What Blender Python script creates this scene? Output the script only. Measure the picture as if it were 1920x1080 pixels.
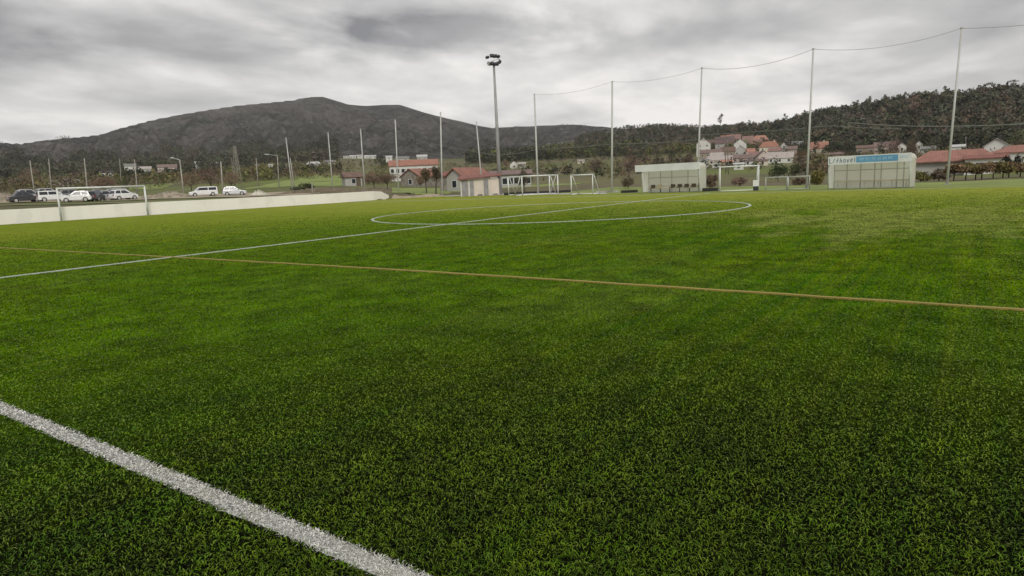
import bpy, math, random
import numpy as np
from mathutils import Vector, Matrix
random.seed(7); rng = np.random.default_rng(7)
scene = bpy.context.scene
for o in list(bpy.data.objects): bpy.data.objects.remove(o)

# ------------------------------------------------------------------ camera
FPX, PITCH, ROLL, YAW = 1232.4, 0.161295, -0.0424775, -0.610158
CX, CY, CZ = 17.0501, -28.7845, 1.5709
Fv = Vector((math.sin(YAW)*math.cos(PITCH), math.cos(YAW)*math.cos(PITCH), -math.sin(PITCH)))
R0 = Vector((math.cos(YAW), -math.sin(YAW), 0)); U0 = R0.cross(Fv)
Rv = R0*math.cos(ROLL)+U0*math.sin(ROLL); Uv = -R0*math.sin(ROLL)+U0*math.cos(ROLL)
CAM = Vector((CX, CY, CZ))
cd = bpy.data.cameras.new('camera'); co = bpy.data.objects.new('camera', cd)
scene.collection.objects.link(co)
M = Matrix(((Rv.x, Uv.x, -Fv.x, CX), (Rv.y, Uv.y, -Fv.y, CY), (Rv.z, Uv.z, -Fv.z, CZ), (0, 0, 0, 1)))
co.matrix_world = M
cd.sensor_width = 36; cd.lens = 36*FPX/1920; cd.clip_start = .05; cd.clip_end = 12000
scene.camera = co

# ------------------------------------------------------------------ world
SUN_EL, SUN_AZ = math.radians(38), math.radians(130)
w = bpy.data.worlds.new('World'); scene.world = w; w.use_nodes = True
nt = w.node_tree; nt.nodes.clear(); N = nt.nodes.new; L = nt.links.new
out = N('ShaderNodeOutputWorld'); bg = N('ShaderNodeBackground'); L(bg.outputs[0], out.inputs[0])
def mathn(tree, op, a=None, b=None, c=None, clamp=False):
    n = tree.nodes.new('ShaderNodeMath'); n.operation = op; n.use_clamp = clamp
    for i, x in enumerate((a, b, c)):
        if x is None: continue
        if isinstance(x, (int, float)): n.inputs[i].default_value = x
        else: tree.links.new(x, n.inputs[i])
    return n.outputs[0]
tc = N('ShaderNodeTexCoord'); sep = N('ShaderNodeSeparateXYZ'); L(tc.outputs['Generated'], sep.inputs[0])
zc = mathn(nt, 'MAXIMUM', sep.outputs[2], 0.0)
zd = mathn(nt, 'ADD', zc, .16)
px = mathn(nt, 'DIVIDE', sep.outputs[0], zd); py = mathn(nt, 'DIVIDE', sep.outputs[1], zd)
cmb = N('ShaderNodeCombineXYZ'); L(px, cmb.inputs[0]); L(py, cmb.inputs[1])
def wnoise(scale, detail, rough, dist, off):
    mp = N('ShaderNodeMapping'); mp.inputs['Location'].default_value = off
    mp.inputs['Rotation'].default_value = (0, 0, -YAW+.1)
    mp.inputs['Scale'].default_value = (1.0, .75, 1)
    L(cmb.outputs[0], mp.inputs[0])
    n = N('ShaderNodeTexNoise'); n.inputs['Scale'].default_value = scale; n.inputs['Detail'].default_value = detail
    n.inputs['Roughness'].default_value = rough; n.inputs['Distortion'].default_value = dist
    L(mp.outputs[0], n.inputs[0]); return n.outputs[0]
n1 = wnoise(.50, 6, .52, .15, (3.1, 1.7, 0)); n2 = wnoise(1.9, 5, .55, .2, (8.3, 4.2, 0))
cl = mathn(nt, 'ADD', mathn(nt, 'MULTIPLY', n1, .66), mathn(nt, 'MULTIPLY', n2, .34))
# the heavy dark cloud bank above the hill, a direction in the sky
def skyblob(u, v, wx, wy):
    d = (Fv+Rv*((u-960)/FPX)-Uv*((v-540)/FPX)).normalized()
    side = Vector((d.y, -d.x, 0)).normalized()
    dp1 = N('ShaderNodeVectorMath'); dp1.operation = 'DOT_PRODUCT'; dp1.inputs[1].default_value = side
    L(tc.outputs['Generated'], dp1.inputs[0])
    dx = mathn(nt, 'DIVIDE', dp1.outputs['Value'], wx)
    dz = mathn(nt, 'DIVIDE', mathn(nt, 'SUBTRACT', sep.outputs[2], d.z), wy)
    dpf = N('ShaderNodeVectorMath'); dpf.operation = 'DOT_PRODUCT'; dpf.inputs[1].default_value = d
    L(tc.outputs['Generated'], dpf.inputs[0])
    front = mathn(nt, 'GREATER_THAN', dpf.outputs['Value'], 0.0)
    r2 = mathn(nt, 'ADD', mathn(nt, 'MULTIPLY', dx, dx), mathn(nt, 'MULTIPLY', dz, dz))
    r2 = mathn(nt, 'ADD', r2, mathn(nt, 'MULTIPLY', mathn(nt, 'SUBTRACT', n2, .5), 2.2))
    e = mathn(nt, 'SUBTRACT', 1.0, r2, clamp=True)
    return mathn(nt, 'MULTIPLY', mathn(nt, 'MULTIPLY', e, e), front)
b1 = skyblob(840, 62, .30, .045); b2 = skyblob(250, 60, .36, .06); b3 = skyblob(1370, 60, .22, .03)
cl = mathn(nt, 'SUBTRACT', cl, mathn(nt, 'MULTIPLY', b1, .13))
cl = mathn(nt, 'SUBTRACT', cl, mathn(nt, 'MULTIPLY', b2, .08))
cl = mathn(nt, 'SUBTRACT', cl, mathn(nt, 'MULTIPLY', b3, .04))
lo = mathn(nt, 'SUBTRACT', .32, zc, clamp=True)
cl = mathn(nt, 'ADD', cl, mathn(nt, 'MULTIPLY', lo, .30))
cr = N('ShaderNodeValToRGB'); L(cl, cr.inputs[0]); e = cr.color_ramp.elements
e[0].position = .33; e[0].color = (.20, .197, .205, 1)
e[1].position = .625; e[1].color = (.86, .825, .795, 1)
m_ = cr.color_ramp.elements.new(.51); m_.color = (.52, .51, .50, 1)
sky = N('ShaderNodeTexSky'); sky.sky_type = 'NISHITA'; sky.sun_disc = False
sky.sun_elevation = SUN_EL; sky.sun_rotation = SUN_AZ
sm = N('ShaderNodeVectorMath'); sm.operation = 'SCALE'; sm.inputs['Scale'].default_value = .07; L(sky.outputs[0], sm.inputs[0])
mx = N('ShaderNodeMix'); mx.data_type = 'RGBA'; mx.inputs[0].default_value = .95
# an overcast sky is brighter overhead than near the horizon
zen = N('ShaderNodeMapRange'); zen.interpolation_type = 'SMOOTHSTEP'; zen.inputs[1].default_value = .35; zen.inputs[2].default_value = 1.0; zen.inputs[3].default_value = 1.0; zen.inputs[4].default_value = 1.7
L(zc, zen.inputs[0]); zs = N('ShaderNodeVectorMath'); zs.operation = 'SCALE'; L(cr.outputs[0], zs.inputs[0]); L(zen.outputs[0], zs.inputs['Scale'])
L(sm.outputs[0], mx.inputs[6]); L(zs.outputs[0], mx.inputs[7]); L(mx.outputs[2], bg.inputs[0])
bg.inputs[1].default_value = 1.0

sl = bpy.data.lights.new('sun', 'SUN'); sl.energy = 1.5; sl.angle = math.radians(20); sl.color = (1, .96, .9)
so = bpy.data.objects.new('sun', sl); scene.collection.objects.link(so)
sd = Vector((math.sin(SUN_AZ)*math.cos(SUN_EL), math.cos(SUN_AZ)*math.cos(SUN_EL), math.sin(SUN_EL)))
so.rotation_euler = sd.to_track_quat('Z', 'Y').to_euler()
scene.view_settings.view_transform = 'Standard'; scene.view_settings.look = 'None'
scene.view_settings.exposure = .32; scene.view_settings.gamma = 1; scene.view_settings.use_curve_mapping = False

# ------------------------------------------------------------------ pixel <-> place (used to survey the place from the photo)
def at(u, v, D): return CAM+D*(Fv+Rv*((u-960)/FPX)-Uv*((v-540)/FPX))
def gnd(u, v, z=0.0):
    d = Fv+Rv*((u-960)/FPX)-Uv*((v-540)/FPX); t = (z-CZ)/d.z; return CAM+t*d
def depth(P): return (Vector(P)-CAM).dot(Fv)
def proj(P):
    q = Vector(P)-CAM; z = q.dot(Fv); return 960+FPX*q.dot(Rv)/z, 540-FPX*q.dot(Uv)/z

def elev(u, v):     # tan of elevation, vectorised
    u = np.asarray(u, float); v = np.asarray(v, float)
    d = [Fv[i]+Rv[i]*(u-960)/FPX-Uv[i]*(v-540)/FPX for i in range(3)]
    return d[2]/np.hypot(d[0], d[1])
# azimuth of the horizon point of column u
_us = np.linspace(-1200, 3100, 500)
def _hzv(u):
    # v with elev 0
    return 540+FPX*(Fv.z+Rv.z*(u-960)/FPX)/Uv.z
_dirx = Fv.x+Rv.x*(_us-960)/FPX-Uv.x*(_hzv(_us)-540)/FPX; _diry = Fv.y+Rv.y*(_us-960)/FPX-Uv.y*(_hzv(_us)-540)/FPX
_az = np.arctan2(_dirx, _diry)                  # increasing with u
def u_of_az(a): return np.interp(a, _az, _us)
HZ = lambda u: _hzv(u)

COLS = {  # column u: (distance, v of the ground seen there)
 -300: [(60, 402), (90, 400), (160, 385), (250, 374), (400, 362), (700, 350), (950, 345)],
 0:    [(60, 393), (88, 386), (110, 381), (160, 372), (250, 359), (400, 348), (700, 336), (950, 330)],
 300:  [(60, 384), (100, 375), (160, 362), (250, 348), (400, 332), (700, 320), (950, 312)],
 600:  [(60, 376), (90, 367), (160, 348), (250, 333), (400, 317), (600, 305), (800, 298), (950, 296)],
 900:  [(60, 371), (80, 362), (130, 351), (200, 340), (300, 326), (500, 311), (700, 301), (950, 292)],
 1150: [(60, 361), (100, 346), (200, 330), (300, 317), (450, 303), (600, 291), (750, 282), (950, 275)],
 1350: [(60, 355), (100, 343), (200, 327), (300, 313), (400, 299), (500, 284), (650, 270), (950, 262)],
 1550: [(60, 350), (100, 340), (200, 322), (300, 308), (400, 294), (500, 285), (650, 272), (950, 262)],
 1750: [(60, 344), (100, 334), (150, 322), (250, 303), (350, 288), (450, 278), (950, 262)],
 1920: [(60, 338), (100, 327), (150, 315), (200, 305), (300, 290), (400, 277), (950, 255)],
 2300: [(60, 322), (100, 311), (150, 299), (200, 290), (300, 276), (400, 264), (950, 245)]}
_cu = sorted(COLS); _dl = np.linspace(math.log(55), math.log(1000), 60)
_tab = np.array([[float(elev(u, np.interp(l, [math.log(d) for d, _ in COLS[u]], [v for _, v in COLS[u]]))) for l in _dl] for u in _cu])
def terr_z(x, y):
    x = np.asarray(x, float); y = np.asarray(y, float)
    dx, dy = x-CX, y-CY; d = np.hypot(dx, dy); a = np.arctan2(dx, dy)
    u = np.where((a < _az[0]-.2) | (a > _az[-1]+.2), 9999, u_of_az(a))
    uc = np.clip(u, _cu[0], _cu[-1])
    ld = np.clip(np.log(np.maximum(d, 1)), _dl[0], _dl[-1])
    fi = (ld-_dl[0])/(_dl[1]-_dl[0]); i = np.clip(fi.astype(int), 0, len(_dl)-2); fi = fi-i
    j = np.clip(np.searchsorted(_cu, uc, side='right')-1, 0, len(_cu)-2)
    cu = np.array(_cu, float); fj = (uc-cu[j])/(cu[j+1]-cu[j]); fj = fj*fj*(3-2*fj)
    e = (_tab[j, i]*(1-fi)+_tab[j, i+1]*fi)*(1-fj)+(_tab[j+1, i]*(1-fi)+_tab[j+1, i+1]*fi)*fj
    z = CZ+d*e
    # fade the surveyed relief out beyond the frame
    k = np.clip((u+700)/400, 0, 1)*np.clip((2700-u)/400, 0, 1); z = z*k+(1-k)*(-.4)
    # platform of the pitch
    out_l = np.clip((-42.3-np.clip(y-29, 0, 12)*.35-x)/1.2, 0, 1)
    far_y = np.interp(x, [-45, -38, -28, -10, 8, 20, 60], [31, 36, 36, 28, 24, 23, 20])
    out_y = np.clip((y-far_y-1.0)/14., 0, 1); out_r = np.clip((x-60)/30., 0, 1); out_b = np.clip((-60-y)/30., 0, 1)
    kk = np.maximum.reduce([out_l, out_y, out_r, out_b]); kk = kk*kk*(3-2*kk)
    bump = (.12*np.sin(x*.21+1)*np.cos(y*.17)+.05*np.sin(x*.8+y*.5))*np.clip((d-60)/60, 0, 1)
    return -.05*(1-kk)+(z+bump)*kk
def tz(x, y): return float(terr_z(x, y))
def spot(u, D):
    """point of the terrain in column u at depth D, found by going out along the horizon direction"""
    P = at(u, HZ(u), D)
    for _ in range(3):
        z = tz(P.x, P.y); Q = Vector((P.x, P.y, z)); uu = proj(Q)[0]
        P = at(u+(u-uu)*1.0 if _ == 0 else u+du, HZ(u), D) if False else P
        P = P+Rv*((u-uu)*D/FPX); P.z = 0
    return Vector((P.x, P.y, tz(P.x, P.y)))
def hgt(P, vtop):
    """height above P that reaches image row vtop"""
    D = depth(P); v0 = proj(P)[1]; return (v0-vtop)*D/FPX*1.0

# ------------------------------------------------------------------ materials
def newmat(name):
    m = bpy.data.materials.new(name); m.use_nodes = True; t = m.node_tree
    return m, t, t.nodes['Principled BSDF']
def mixc(t, f, a, b):
    n = t.nodes.new('ShaderNodeMix'); n.data_type = 'RGBA'
    if isinstance(f, (int, float)): n.inputs[0].default_value = f
    else: t.links.new(f, n.inputs[0])
    for i, c in ((6, a), (7, b)):
        if isinstance(c, tuple): n.inputs[i].default_value = (*c[:3], 1)
        else: t.links.new(c, n.inputs[i])
    return n.outputs[2]
def noise(t, scale, detail=4, rough=.55, vec=None, sc=None, rot=None, dist=0):
    n = t.nodes.new('ShaderNodeTexNoise'); n.inputs['Scale'].default_value = scale
    n.inputs['Detail'].default_value = detail; n.inputs['Roughness'].default_value = rough; n.inputs['Distortion'].default_value = dist
    if vec is None:
        g = t.nodes.new('ShaderNodeNewGeometry'); vec = g.outputs['Position']
    if sc or rot:
        mp = t.nodes.new('ShaderNodeMapping')
        if sc: mp.inputs['Scale'].default_value = sc
        if rot: mp.inputs['Rotation'].default_value = rot
        t.links.new(vec, mp.inputs[0]); vec = mp.outputs[0]
    t.links.new(vec, n.inputs[0]); return n.outputs[0]
def ramp(t, f, stops):
    r = t.nodes.new('ShaderNodeValToRGB'); t.links.new(f, r.inputs[0]); el = r.color_ramp.elements
    for i, (p, c) in enumerate(stops):
        q = el[i] if i < 2 else el.new(p)
        q.position = p; q.color = (*c[:3], 1) if isinstance(c, tuple) else (c, c, c, 1)
    return r.outputs[0]
def bump(t, b, h, strength, dist=.02):
    n = t.nodes.new('ShaderNodeBump'); n.inputs['Strength'].default_value = strength; n.inputs['Distance'].default_value = dist
    t.links.new(h, n.inputs['Height']); t.links.new(n.outputs[0], b.inputs['Normal'])
_mc = {}
def mat(name, c, c2=None, rough=.7, scale=3., metal=0., bmp=.15, contrast=(.35, .65)):
    if name in _mc: return _mc[name]
    m, t, b = newmat(name)
    c2 = c2 or tuple(x*.72 for x in c)
    f = noise(t, scale, 5, .6); r = ramp(t, f, [(contrast[0], c2), (contrast[1], c)])
    t.links.new(r, b.inputs['Base Color']); b.inputs['Roughness'].default_value = rough; b.inputs['Metallic'].default_value = metal
    if bmp: bump(t, b, noise(t, scale*6, 4), bmp)
    _mc[name] = m; return m
def tintmat(name, scale=.5, rough=.8, trans=0.):
    """base colour carried per plant by an attribute, with a fine variation"""
    m, t, b = newmat(name)
    a = t.nodes.new('ShaderNodeAttribute'); a.attribute_name = 'tint'
    f = noise(t, scale, 3)
    k = t.nodes.new('ShaderNodeMix'); k.data_type = 'RGBA'; k.blend_type = 'MULTIPLY'; k.inputs[0].default_value = 1
    t.links.new(a.outputs['Color'], k.inputs[6]); t.links.new(ramp(t, f, [(.3, .65), (.7, 1.0)]), k.inputs[7])
    t.links.new(k.outputs[2], b.inputs['Base Color']); b.inputs['Roughness'].default_value = rough
    b.inputs['Specular IOR Level'].default_value = .15
    return m

# turf colours: world-space patches, brush streaks along the halfway-line direction
def turf_color(t, far_sheen):
    g = t.nodes.new('ShaderNodeNewGeometry'); pos = g.outputs['Position']
    big = noise(t, .16, 4, .6, pos, dist=.6)
    streak = noise(t, 1.0, 4, .6, pos, sc=(6.5, .04, 1))
    fine = noise(t, 1.6, 6, .7, pos)
    a = ramp(t, big, [(.30, (.044, .136, .0003)), (.50, (.074, .156, .0003)), (.72, (.118, .168, .0010))])
    a2 = ramp(t, streak, [(.36, (.036, .118, .0003)), (.62, (.128, .195, .003))])
    c = mixc(t, .52, a, a2)
    blot = noise(t, .30, 5, .62, pos, dist=.5, sc=(1, .6, 1)); bl = ramp(t, blot, [(.52, 0.), (.66, .75)])
    far_ = t.nodes.new('ShaderNodeSeparateXYZ'); t.links.new(pos, far_.inputs[0])
    # sheen painted in as pale blotches, stronger towards the far half
    sheen_gain = t.nodes.new('ShaderNodeMapRange'); sheen_gain.inputs[1].default_value = -20; sheen_gain.inputs[2].default_value = 12; sheen_gain.inputs[3].default_value = .25; sheen_gain.inputs[4].default_value = 1.
    t.links.new(far_.outputs[1], sheen_gain.inputs[0])
    c = mixc(t, mathn(t, 'MULTIPLY', bl, sheen_gain.outputs[0]), c, (.15, .19, .035))
    # patch of pale sheen painted into the pile near the team benches
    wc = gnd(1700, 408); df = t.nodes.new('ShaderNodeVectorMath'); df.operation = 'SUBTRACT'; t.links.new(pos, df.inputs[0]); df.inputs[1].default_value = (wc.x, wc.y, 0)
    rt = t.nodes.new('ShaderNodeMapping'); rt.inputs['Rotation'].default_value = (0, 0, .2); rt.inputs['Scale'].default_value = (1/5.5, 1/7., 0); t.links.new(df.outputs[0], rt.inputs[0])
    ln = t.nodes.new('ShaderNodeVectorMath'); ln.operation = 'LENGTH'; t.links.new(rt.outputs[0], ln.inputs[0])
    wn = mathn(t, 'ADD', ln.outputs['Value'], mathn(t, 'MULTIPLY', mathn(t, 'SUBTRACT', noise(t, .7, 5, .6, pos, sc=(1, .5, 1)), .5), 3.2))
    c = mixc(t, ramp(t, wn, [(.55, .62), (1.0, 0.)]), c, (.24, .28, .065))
    if far_sheen:  # grazing sheen of the fibres put into the colour, paler towards the far side
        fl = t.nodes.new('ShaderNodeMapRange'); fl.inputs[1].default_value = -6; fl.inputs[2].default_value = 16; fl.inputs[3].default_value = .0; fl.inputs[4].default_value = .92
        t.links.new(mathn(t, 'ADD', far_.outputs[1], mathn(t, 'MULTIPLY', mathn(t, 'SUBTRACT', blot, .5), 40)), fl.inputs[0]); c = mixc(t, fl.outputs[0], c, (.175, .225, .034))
    fr = ramp(t, fine, [(.34, .5), (.62, 1.2)])
    k = t.nodes.new('ShaderNodeMix'); k.data_type = 'RGBA'; k.blend_type = 'MULTIPLY'; k.inputs[0].default_value = 1
    t.links.new(c, k.inputs[6]); t.links.new(fr, k.inputs[7]); return k.outputs[2], pos
def dist_mask(t, pos, a, b_):
    d = t.nodes.new('ShaderNodeVectorMath'); d.operation = 'DISTANCE'; t.links.new(pos, d.inputs[0]); d.inputs[1].default_value = (CX, CY, 0)
    mr = t.nodes.new('ShaderNodeMapRange'); mr.interpolation_type = 'SMOOTHSTEP'; mr.inputs[1].default_value = a; mr.inputs[2].default_value = b_
    t.links.new(d.outputs['Value'], mr.inputs[0]); return mr.outputs[0]
m_turf, t, b = newmat('turf_base')
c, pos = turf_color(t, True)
infill = ramp(t, noise(t, 60, 3, .6, pos), [(.35, (.003, .0035, .002)), (.7, (.010, .013, .005))])
msk = dist_mask(t, pos, 3, 10)
speck = ramp(t, noise(t, 26, 4, .7, pos), [(.38, .15), (.47, .9), (.66, 1.2)])
k = t.nodes.new('ShaderNodeMix'); k.data_type = 'RGBA'; k.blend_type = 'MULTIPLY'; k.inputs[0].default_value = 1
t.links.new(mixc(t, msk, infill, c), k.inputs[6]); t.links.new(speck, k.inputs[7])
t.links.new(k.outputs[2], b.inputs['Base Color'])
b.inputs['Roughness'].default_value = 1.; b.inputs['Specular IOR Level'].default_value = .0
t.links.new(mathn(t, 'MULTIPLY', dist_mask(t, pos, 10, 45), .28), b.inputs['Sheen Weight']); b.inputs['Sheen Roughness'].default_value = .35; b.inputs['Sheen Tint'].default_value = (1., .93, .22, 1)
bump(t, b, noise(t, 9, 5, .7, pos), .5, .04)

m_blade, t, b = newmat('turf_blade')
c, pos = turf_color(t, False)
a = t.nodes.new('ShaderNodeAttribute'); a.attribute_name = 'rnd'
rr = ramp(t, a.outputs['Fac'], [(.05, (.20, .22, .2)), (.45, (1.0, .98, 1.)), (.80, (1.35, 1.25, 1.2))])
k = t.nodes.new('ShaderNodeMix'); k.data_type = 'RGBA'; k.blend_type = 'MULTIPLY'; k.inputs[0].default_value = 1
t.links.new(c, k.inputs[6]); t.links.new(rr, k.inputs[7]); t.links.new(mixc(t, ramp(t, a.outputs['Fac'], [(.50, 0.), (.85, .6)]), k.outputs[2], (.175, .205, .050)), b.inputs['Base Color'])
b.inputs['Roughness'].default_value = .5; b.inputs['Specular IOR Level'].default_value = .10

def linemat(name, c, dark):
    m, t, b = newmat(name); g = t.nodes.new('ShaderNodeNewGeometry'); pos = g.outputs['Position']
    f = noise(t, 45, 4, .7, pos); f2 = noise(t, 1.3, 3, .6, pos)
    x = mixc(t, ramp(t, f, [(.3, .6), (.6, 0.)]), c, dark)
    x = mixc(t, ramp(t, f2, [(.4, .35), (.65, 0.)]), x, tuple(q*.62 for q in c))
    t.links.new(x, b.inputs['Base Color']); b.inputs['Roughness'].default_value = .7
    bump(t, b, f, .5, .01); return m
m_white = linemat('turf_white', (.56, .56, .53), (.09, .10, .06))
m_yellow = linemat('turf_yellow', (.30, .22, .04), (.08, .12, .01))
m_grey_line = linemat('turf_worn_white', (.46, .50, .45), (.09, .14, .04))

# terrain
m_terr, t, b = newmat('rough_ground')
g = t.nodes.new('ShaderNodeNewGeometry'); pos = g.outputs['Position']
v = t.nodes.new('ShaderNodeTexVoronoi'); v.inputs['Scale'].default_value = .028
mp = t.nodes.new('ShaderNodeMapping'); mp.inputs['Rotation'].default_value = (0, 0, .6); mp.inputs['Scale'].default_value = (1, .7, 0)
nz = t.nodes.new('ShaderNodeTexNoise'); nz.inputs['Scale'].default_value = .05
t.links.new(pos, mp.inputs[0]); t.links.new(mp.outputs[0], v.inputs['Vector'])
sepc = t.nodes.new('ShaderNodeSeparateColor'); t.links.new(v.outputs['Color'], sepc.inputs[0])
patch = ramp(t, sepc.outputs[0], [(.0, (.09, .095, .04)), (.3, (.15, .125, .08)), (.5, (.12, .15, .04)), (.68, (.17, .14, .09)), (.85, (.14, .18, .04)), (1., (.08, .08, .04))])
n2_ = noise(t, .35, 6, .7, pos)
x = mixc(t, ramp(t, n2_, [(.4, 0.), (.62, .75)]), patch, (.085, .082, .045))
x = mixc(t, ramp(t, noise(t, .12, 5, .6, pos), [(.55, 0.), (.7, .55)]), x, (.20, .165, .115))
t.links.new(x, b.inputs['Base Color']); b.inputs['Roughness'].default_value = .9; b.inputs['Specular IOR Level'].default_value = .1
bump(t, b, noise(t, 1.2, 5, .7, pos), .5, .4)
m_field = mat('meadow_grass', (.19, .24, .035), (.12, .155, .03), .85, .25, bmp=.3)
m_verge = mat('verge_grass', (.14, .16, .04), (.09, .085, .035), .9, 1.2, bmp=.4)
m_gravel = mat('sandy_gravel', (.36, .30, .21), (.20, .17, .11), .9, 2.2, bmp=.6)
m_conc = mat('pale_concrete', (.42, .40, .37), (.30, .29, .27), .85, .9)
# hill
m_hill, t, b = newmat('scrub_hill')
g = t.nodes.new('ShaderNodeNewGeometry'); pos = g.outputs['Position']
h1 = noise(t, .0035, 7, .62, pos, dist=.8); h2 = noise(t, .022, 6, .7, pos)
x = ramp(t, h1, [(.40, (.022, .024, .020)), (.50, (.040, .039, .034)), (.60, (.068, .058, .050))])
x = mixc(t, ramp(t, h2, [(.46, 0.), (.62, .7)]), x, (.115, .108, .100))
rk = noise(t, .05, 5, .75, pos, sc=(1, 1, 2.5))
x = mixc(t, ramp(t, rk, [(.58, 0.), (.66, .75)]), x, (.24, .235, .22))
x = mixc(t, ramp(t, noise(t, .012, 5, .7, pos), [(.55, 0.), (.62, .7)]), x, (.020, .024, .018))
t.links.new(x, b.inputs['Base Color']); b.inputs['Roughness'].default_value = .95; b.inputs['Specular IOR Level'].default_value = .05
bump(t, b, h2, 1., 12)
m_wood = mat('woodland_floor', (.075, .065, .042), (.035, .036, .022), .95, .03, bmp=.5)
m_leaf = tintmat('foliage'); m_bark = mat('bark', (.10, .08, .06), (.05, .04, .03), .9, 2.)
m_darkbark = mat('dark_vine_bark', (.045, .035, .027), (.02, .016, .012), .9, 3.)
m_plaster = mat('cream_wall_render', (.90, .86, .79), (.84, .80, .72), .8, .35, bmp=.1)
_t = m_plaster.node_tree; _b = _t.nodes['Principled BSDF']; _src = _b.inputs['Base Color'].links[0].from_socket
_st = ramp(_t, noise(_t, 1.0, 5, .7, None, sc=(1.6, 1.6, .25)), [(.56, 0.), (.74, .2)]); _c = mixc(_t, _st, _src, (.48, .45, .38))
_c = mixc(_t, ramp(_t, noise(_t, .5, 2, .5, None), [(.62, 0.), (.66, .25)]), _c, (.62, .62, .58)); _t.links.new(_c, _b.inputs['Base Color'])
m_galv = mat('galvanised_steel', (.50, .50, .47), (.38, .38, .36), .5, 1.2, .15, bmp=.05)
m_wpaint = mat('white_painted_metal', (.72, .73, .70), (.55, .56, .54), .4, 2., bmp=.03)
m_grayw = mat('dull_white_metal', (.52, .55, .52), (.38, .41, .38), .45, 2., bmp=.03)
m_pole = mat('net_pole_steel', (.48, .48, .45), (.38, .38, .36), .5, .8, bmp=.03)
m_cable = mat('steel_cable', (.34, .34, .33), rough=.6, bmp=0)
m_wire = mat('power_wire', (.17, .18, .155), rough=.7, bmp=0)
m_dark = mat('dark_metal', (.03, .03, .032), rough=.5, bmp=0)
m_glass = mat('dark_window_glass', (.025, .03, .035), rough=.12, bmp=0)
m_tyre = mat('tyre_rubber', (.02, .02, .02), rough=.8, bmp=0)
m_cpole = mat('weathered_concrete_pole', (.33, .31, .27), (.22, .21, .18), .9, 1., bmp=.2)
m_wpole = mat('weathered_wood_pole', (.19, .17, .13), (.12, .10, .08), .9, 1., bmp=.2)
m_stone = mat('granite_masonry', (.26, .24, .20), (.13, .115, .095), .9, 1.6, bmp=.6)
m_panel = mat('polycarbonate_panel', (.78, .77, .72), (.68, .67, .62), .45, 1.1, bmp=.0)
_t = m_panel.node_tree; _b = _t.nodes['Principled BSDF']; _tr = _t.nodes.new('ShaderNodeBsdfTranslucent'); _tr.inputs[0].default_value = (.93, .92, .87, 1)
_mx = _t.nodes.new('ShaderNodeMixShader'); _mx.inputs[0].default_value = .75; _t.links.new(_b.outputs[0], _mx.inputs[1]); _t.links.new(_tr.outputs[0], _mx.inputs[2])
_t.links.new(_mx.outputs[0], _t.nodes['Material Output'].inputs[0])
m_bench = mat('bench_plank', (.56, .50, .32), (.42, .37, .22), .6, 2.)
m_seatd = mat('brown_seat_plastic', (.12, .09, .055), (.07, .05, .03), .6, 2.)
m_sign = mat('fascia_white', (.70, .72, .70), (.60, .62, .60), .45, .8, bmp=0)
m_signb = mat('fascia_blue_print', (.14, .36, .55), (.10, .29, .46), .45, .8, bmp=0)
m_signt = mat('fascia_grey_print', (.13, .20, .24), rough=.5, bmp=0)
m_signl = mat('fascia_pale_print', (.42, .60, .72), rough=.5, bmp=0)

# ------------------------------------------------------------------ mesh helpers
def link(o): scene.collection.objects.link(o); return o
class MB:
    def __init__(s): s.v = []; s.f = []
    def add(s, vs, fs):
        n = len(s.v); s.v += [tuple(p) for p in vs]; s.f += [tuple(i+n for i in f) for f in fs]; return s
    def box(s, lo, hi):
        x0, y0, z0 = lo; x1, y1, z1 = hi
        return s.add([(x0, y0, z0), (x1, y0, z0), (x1, y1, z0), (x0, y1, z0), (x0, y0, z1), (x1, y0, z1), (x1, y1, z1), (x0, y1, z1)],
                     [(3, 2, 1, 0), (4, 5, 6, 7), (0, 1, 5, 4), (1, 2, 6, 5), (2, 3, 7, 6), (3, 0, 4, 7)])
    def tube(s, pts, r, n=8, r2=None):
        pts = [Vector(p) for p in pts]; m = len(pts); base = len(s.v)
        for i, p in enumerate(pts):
            a = pts[max(0, i-1)]; c = pts[min(m-1, i+1)]; d = (c-a).normalized()
            up = Vector((0, 0, 1)) if abs(d.z) < .95 else Vector((1, 0, 0))
            x = d.cross(up).normalized(); y = d.cross(x)
            rr = r if r2 is None else r+(r2-r)*i/(m-1)
            for k in range(n):
                q = 2*math.pi*k/n; s.v.append(tuple(p+x*(math.cos(q)*rr)+y*(math.sin(q)*rr)))
        for i in range(m-1):
            for k in range(n):
                s.f.append((base+i*n+k, base+i*n+(k+1) % n, base+(i+1)*n+(k+1) % n, base+(i+1)*n+k))
        s.f.append(tuple(base+k for k in range(n))); s.f.append(tuple(base+(m-1)*n+k for k in reversed(range(n))))
        return s
    def prism(s, poly, y0, y1):   # poly in xz
        n = len(poly)
        vs = [(x, y0, z) for x, z in poly]+[(x, y1, z) for x, z in poly]
        return s.add(vs, [tuple(range(n)), tuple(reversed(range(n, 2*n)))]+[(i, i+n, (i+1) % n+n, (i+1) % n) for i in range(n)])
    def build(s, name, m, parent=None, smooth=False, bevel=0):
        me = bpy.data.meshes.new(name); me.from_pydata(s.v, [], s.f); me.update()
        import bmesh
        bm = bmesh.new(); bm.from_mesh(me); bmesh.ops.recalc_face_normals(bm, faces=bm.faces); bm.to_mesh(me); bm.free()
        if smooth: me.shade_smooth()
        me.materials.append(m)
        o = link(bpy.data.objects.new(name, me)); o.parent = parent
        if bevel:
            bv = o.modifiers.new('bevel', 'BEVEL'); bv.width = bevel; bv.segments = 2
        return o
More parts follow.
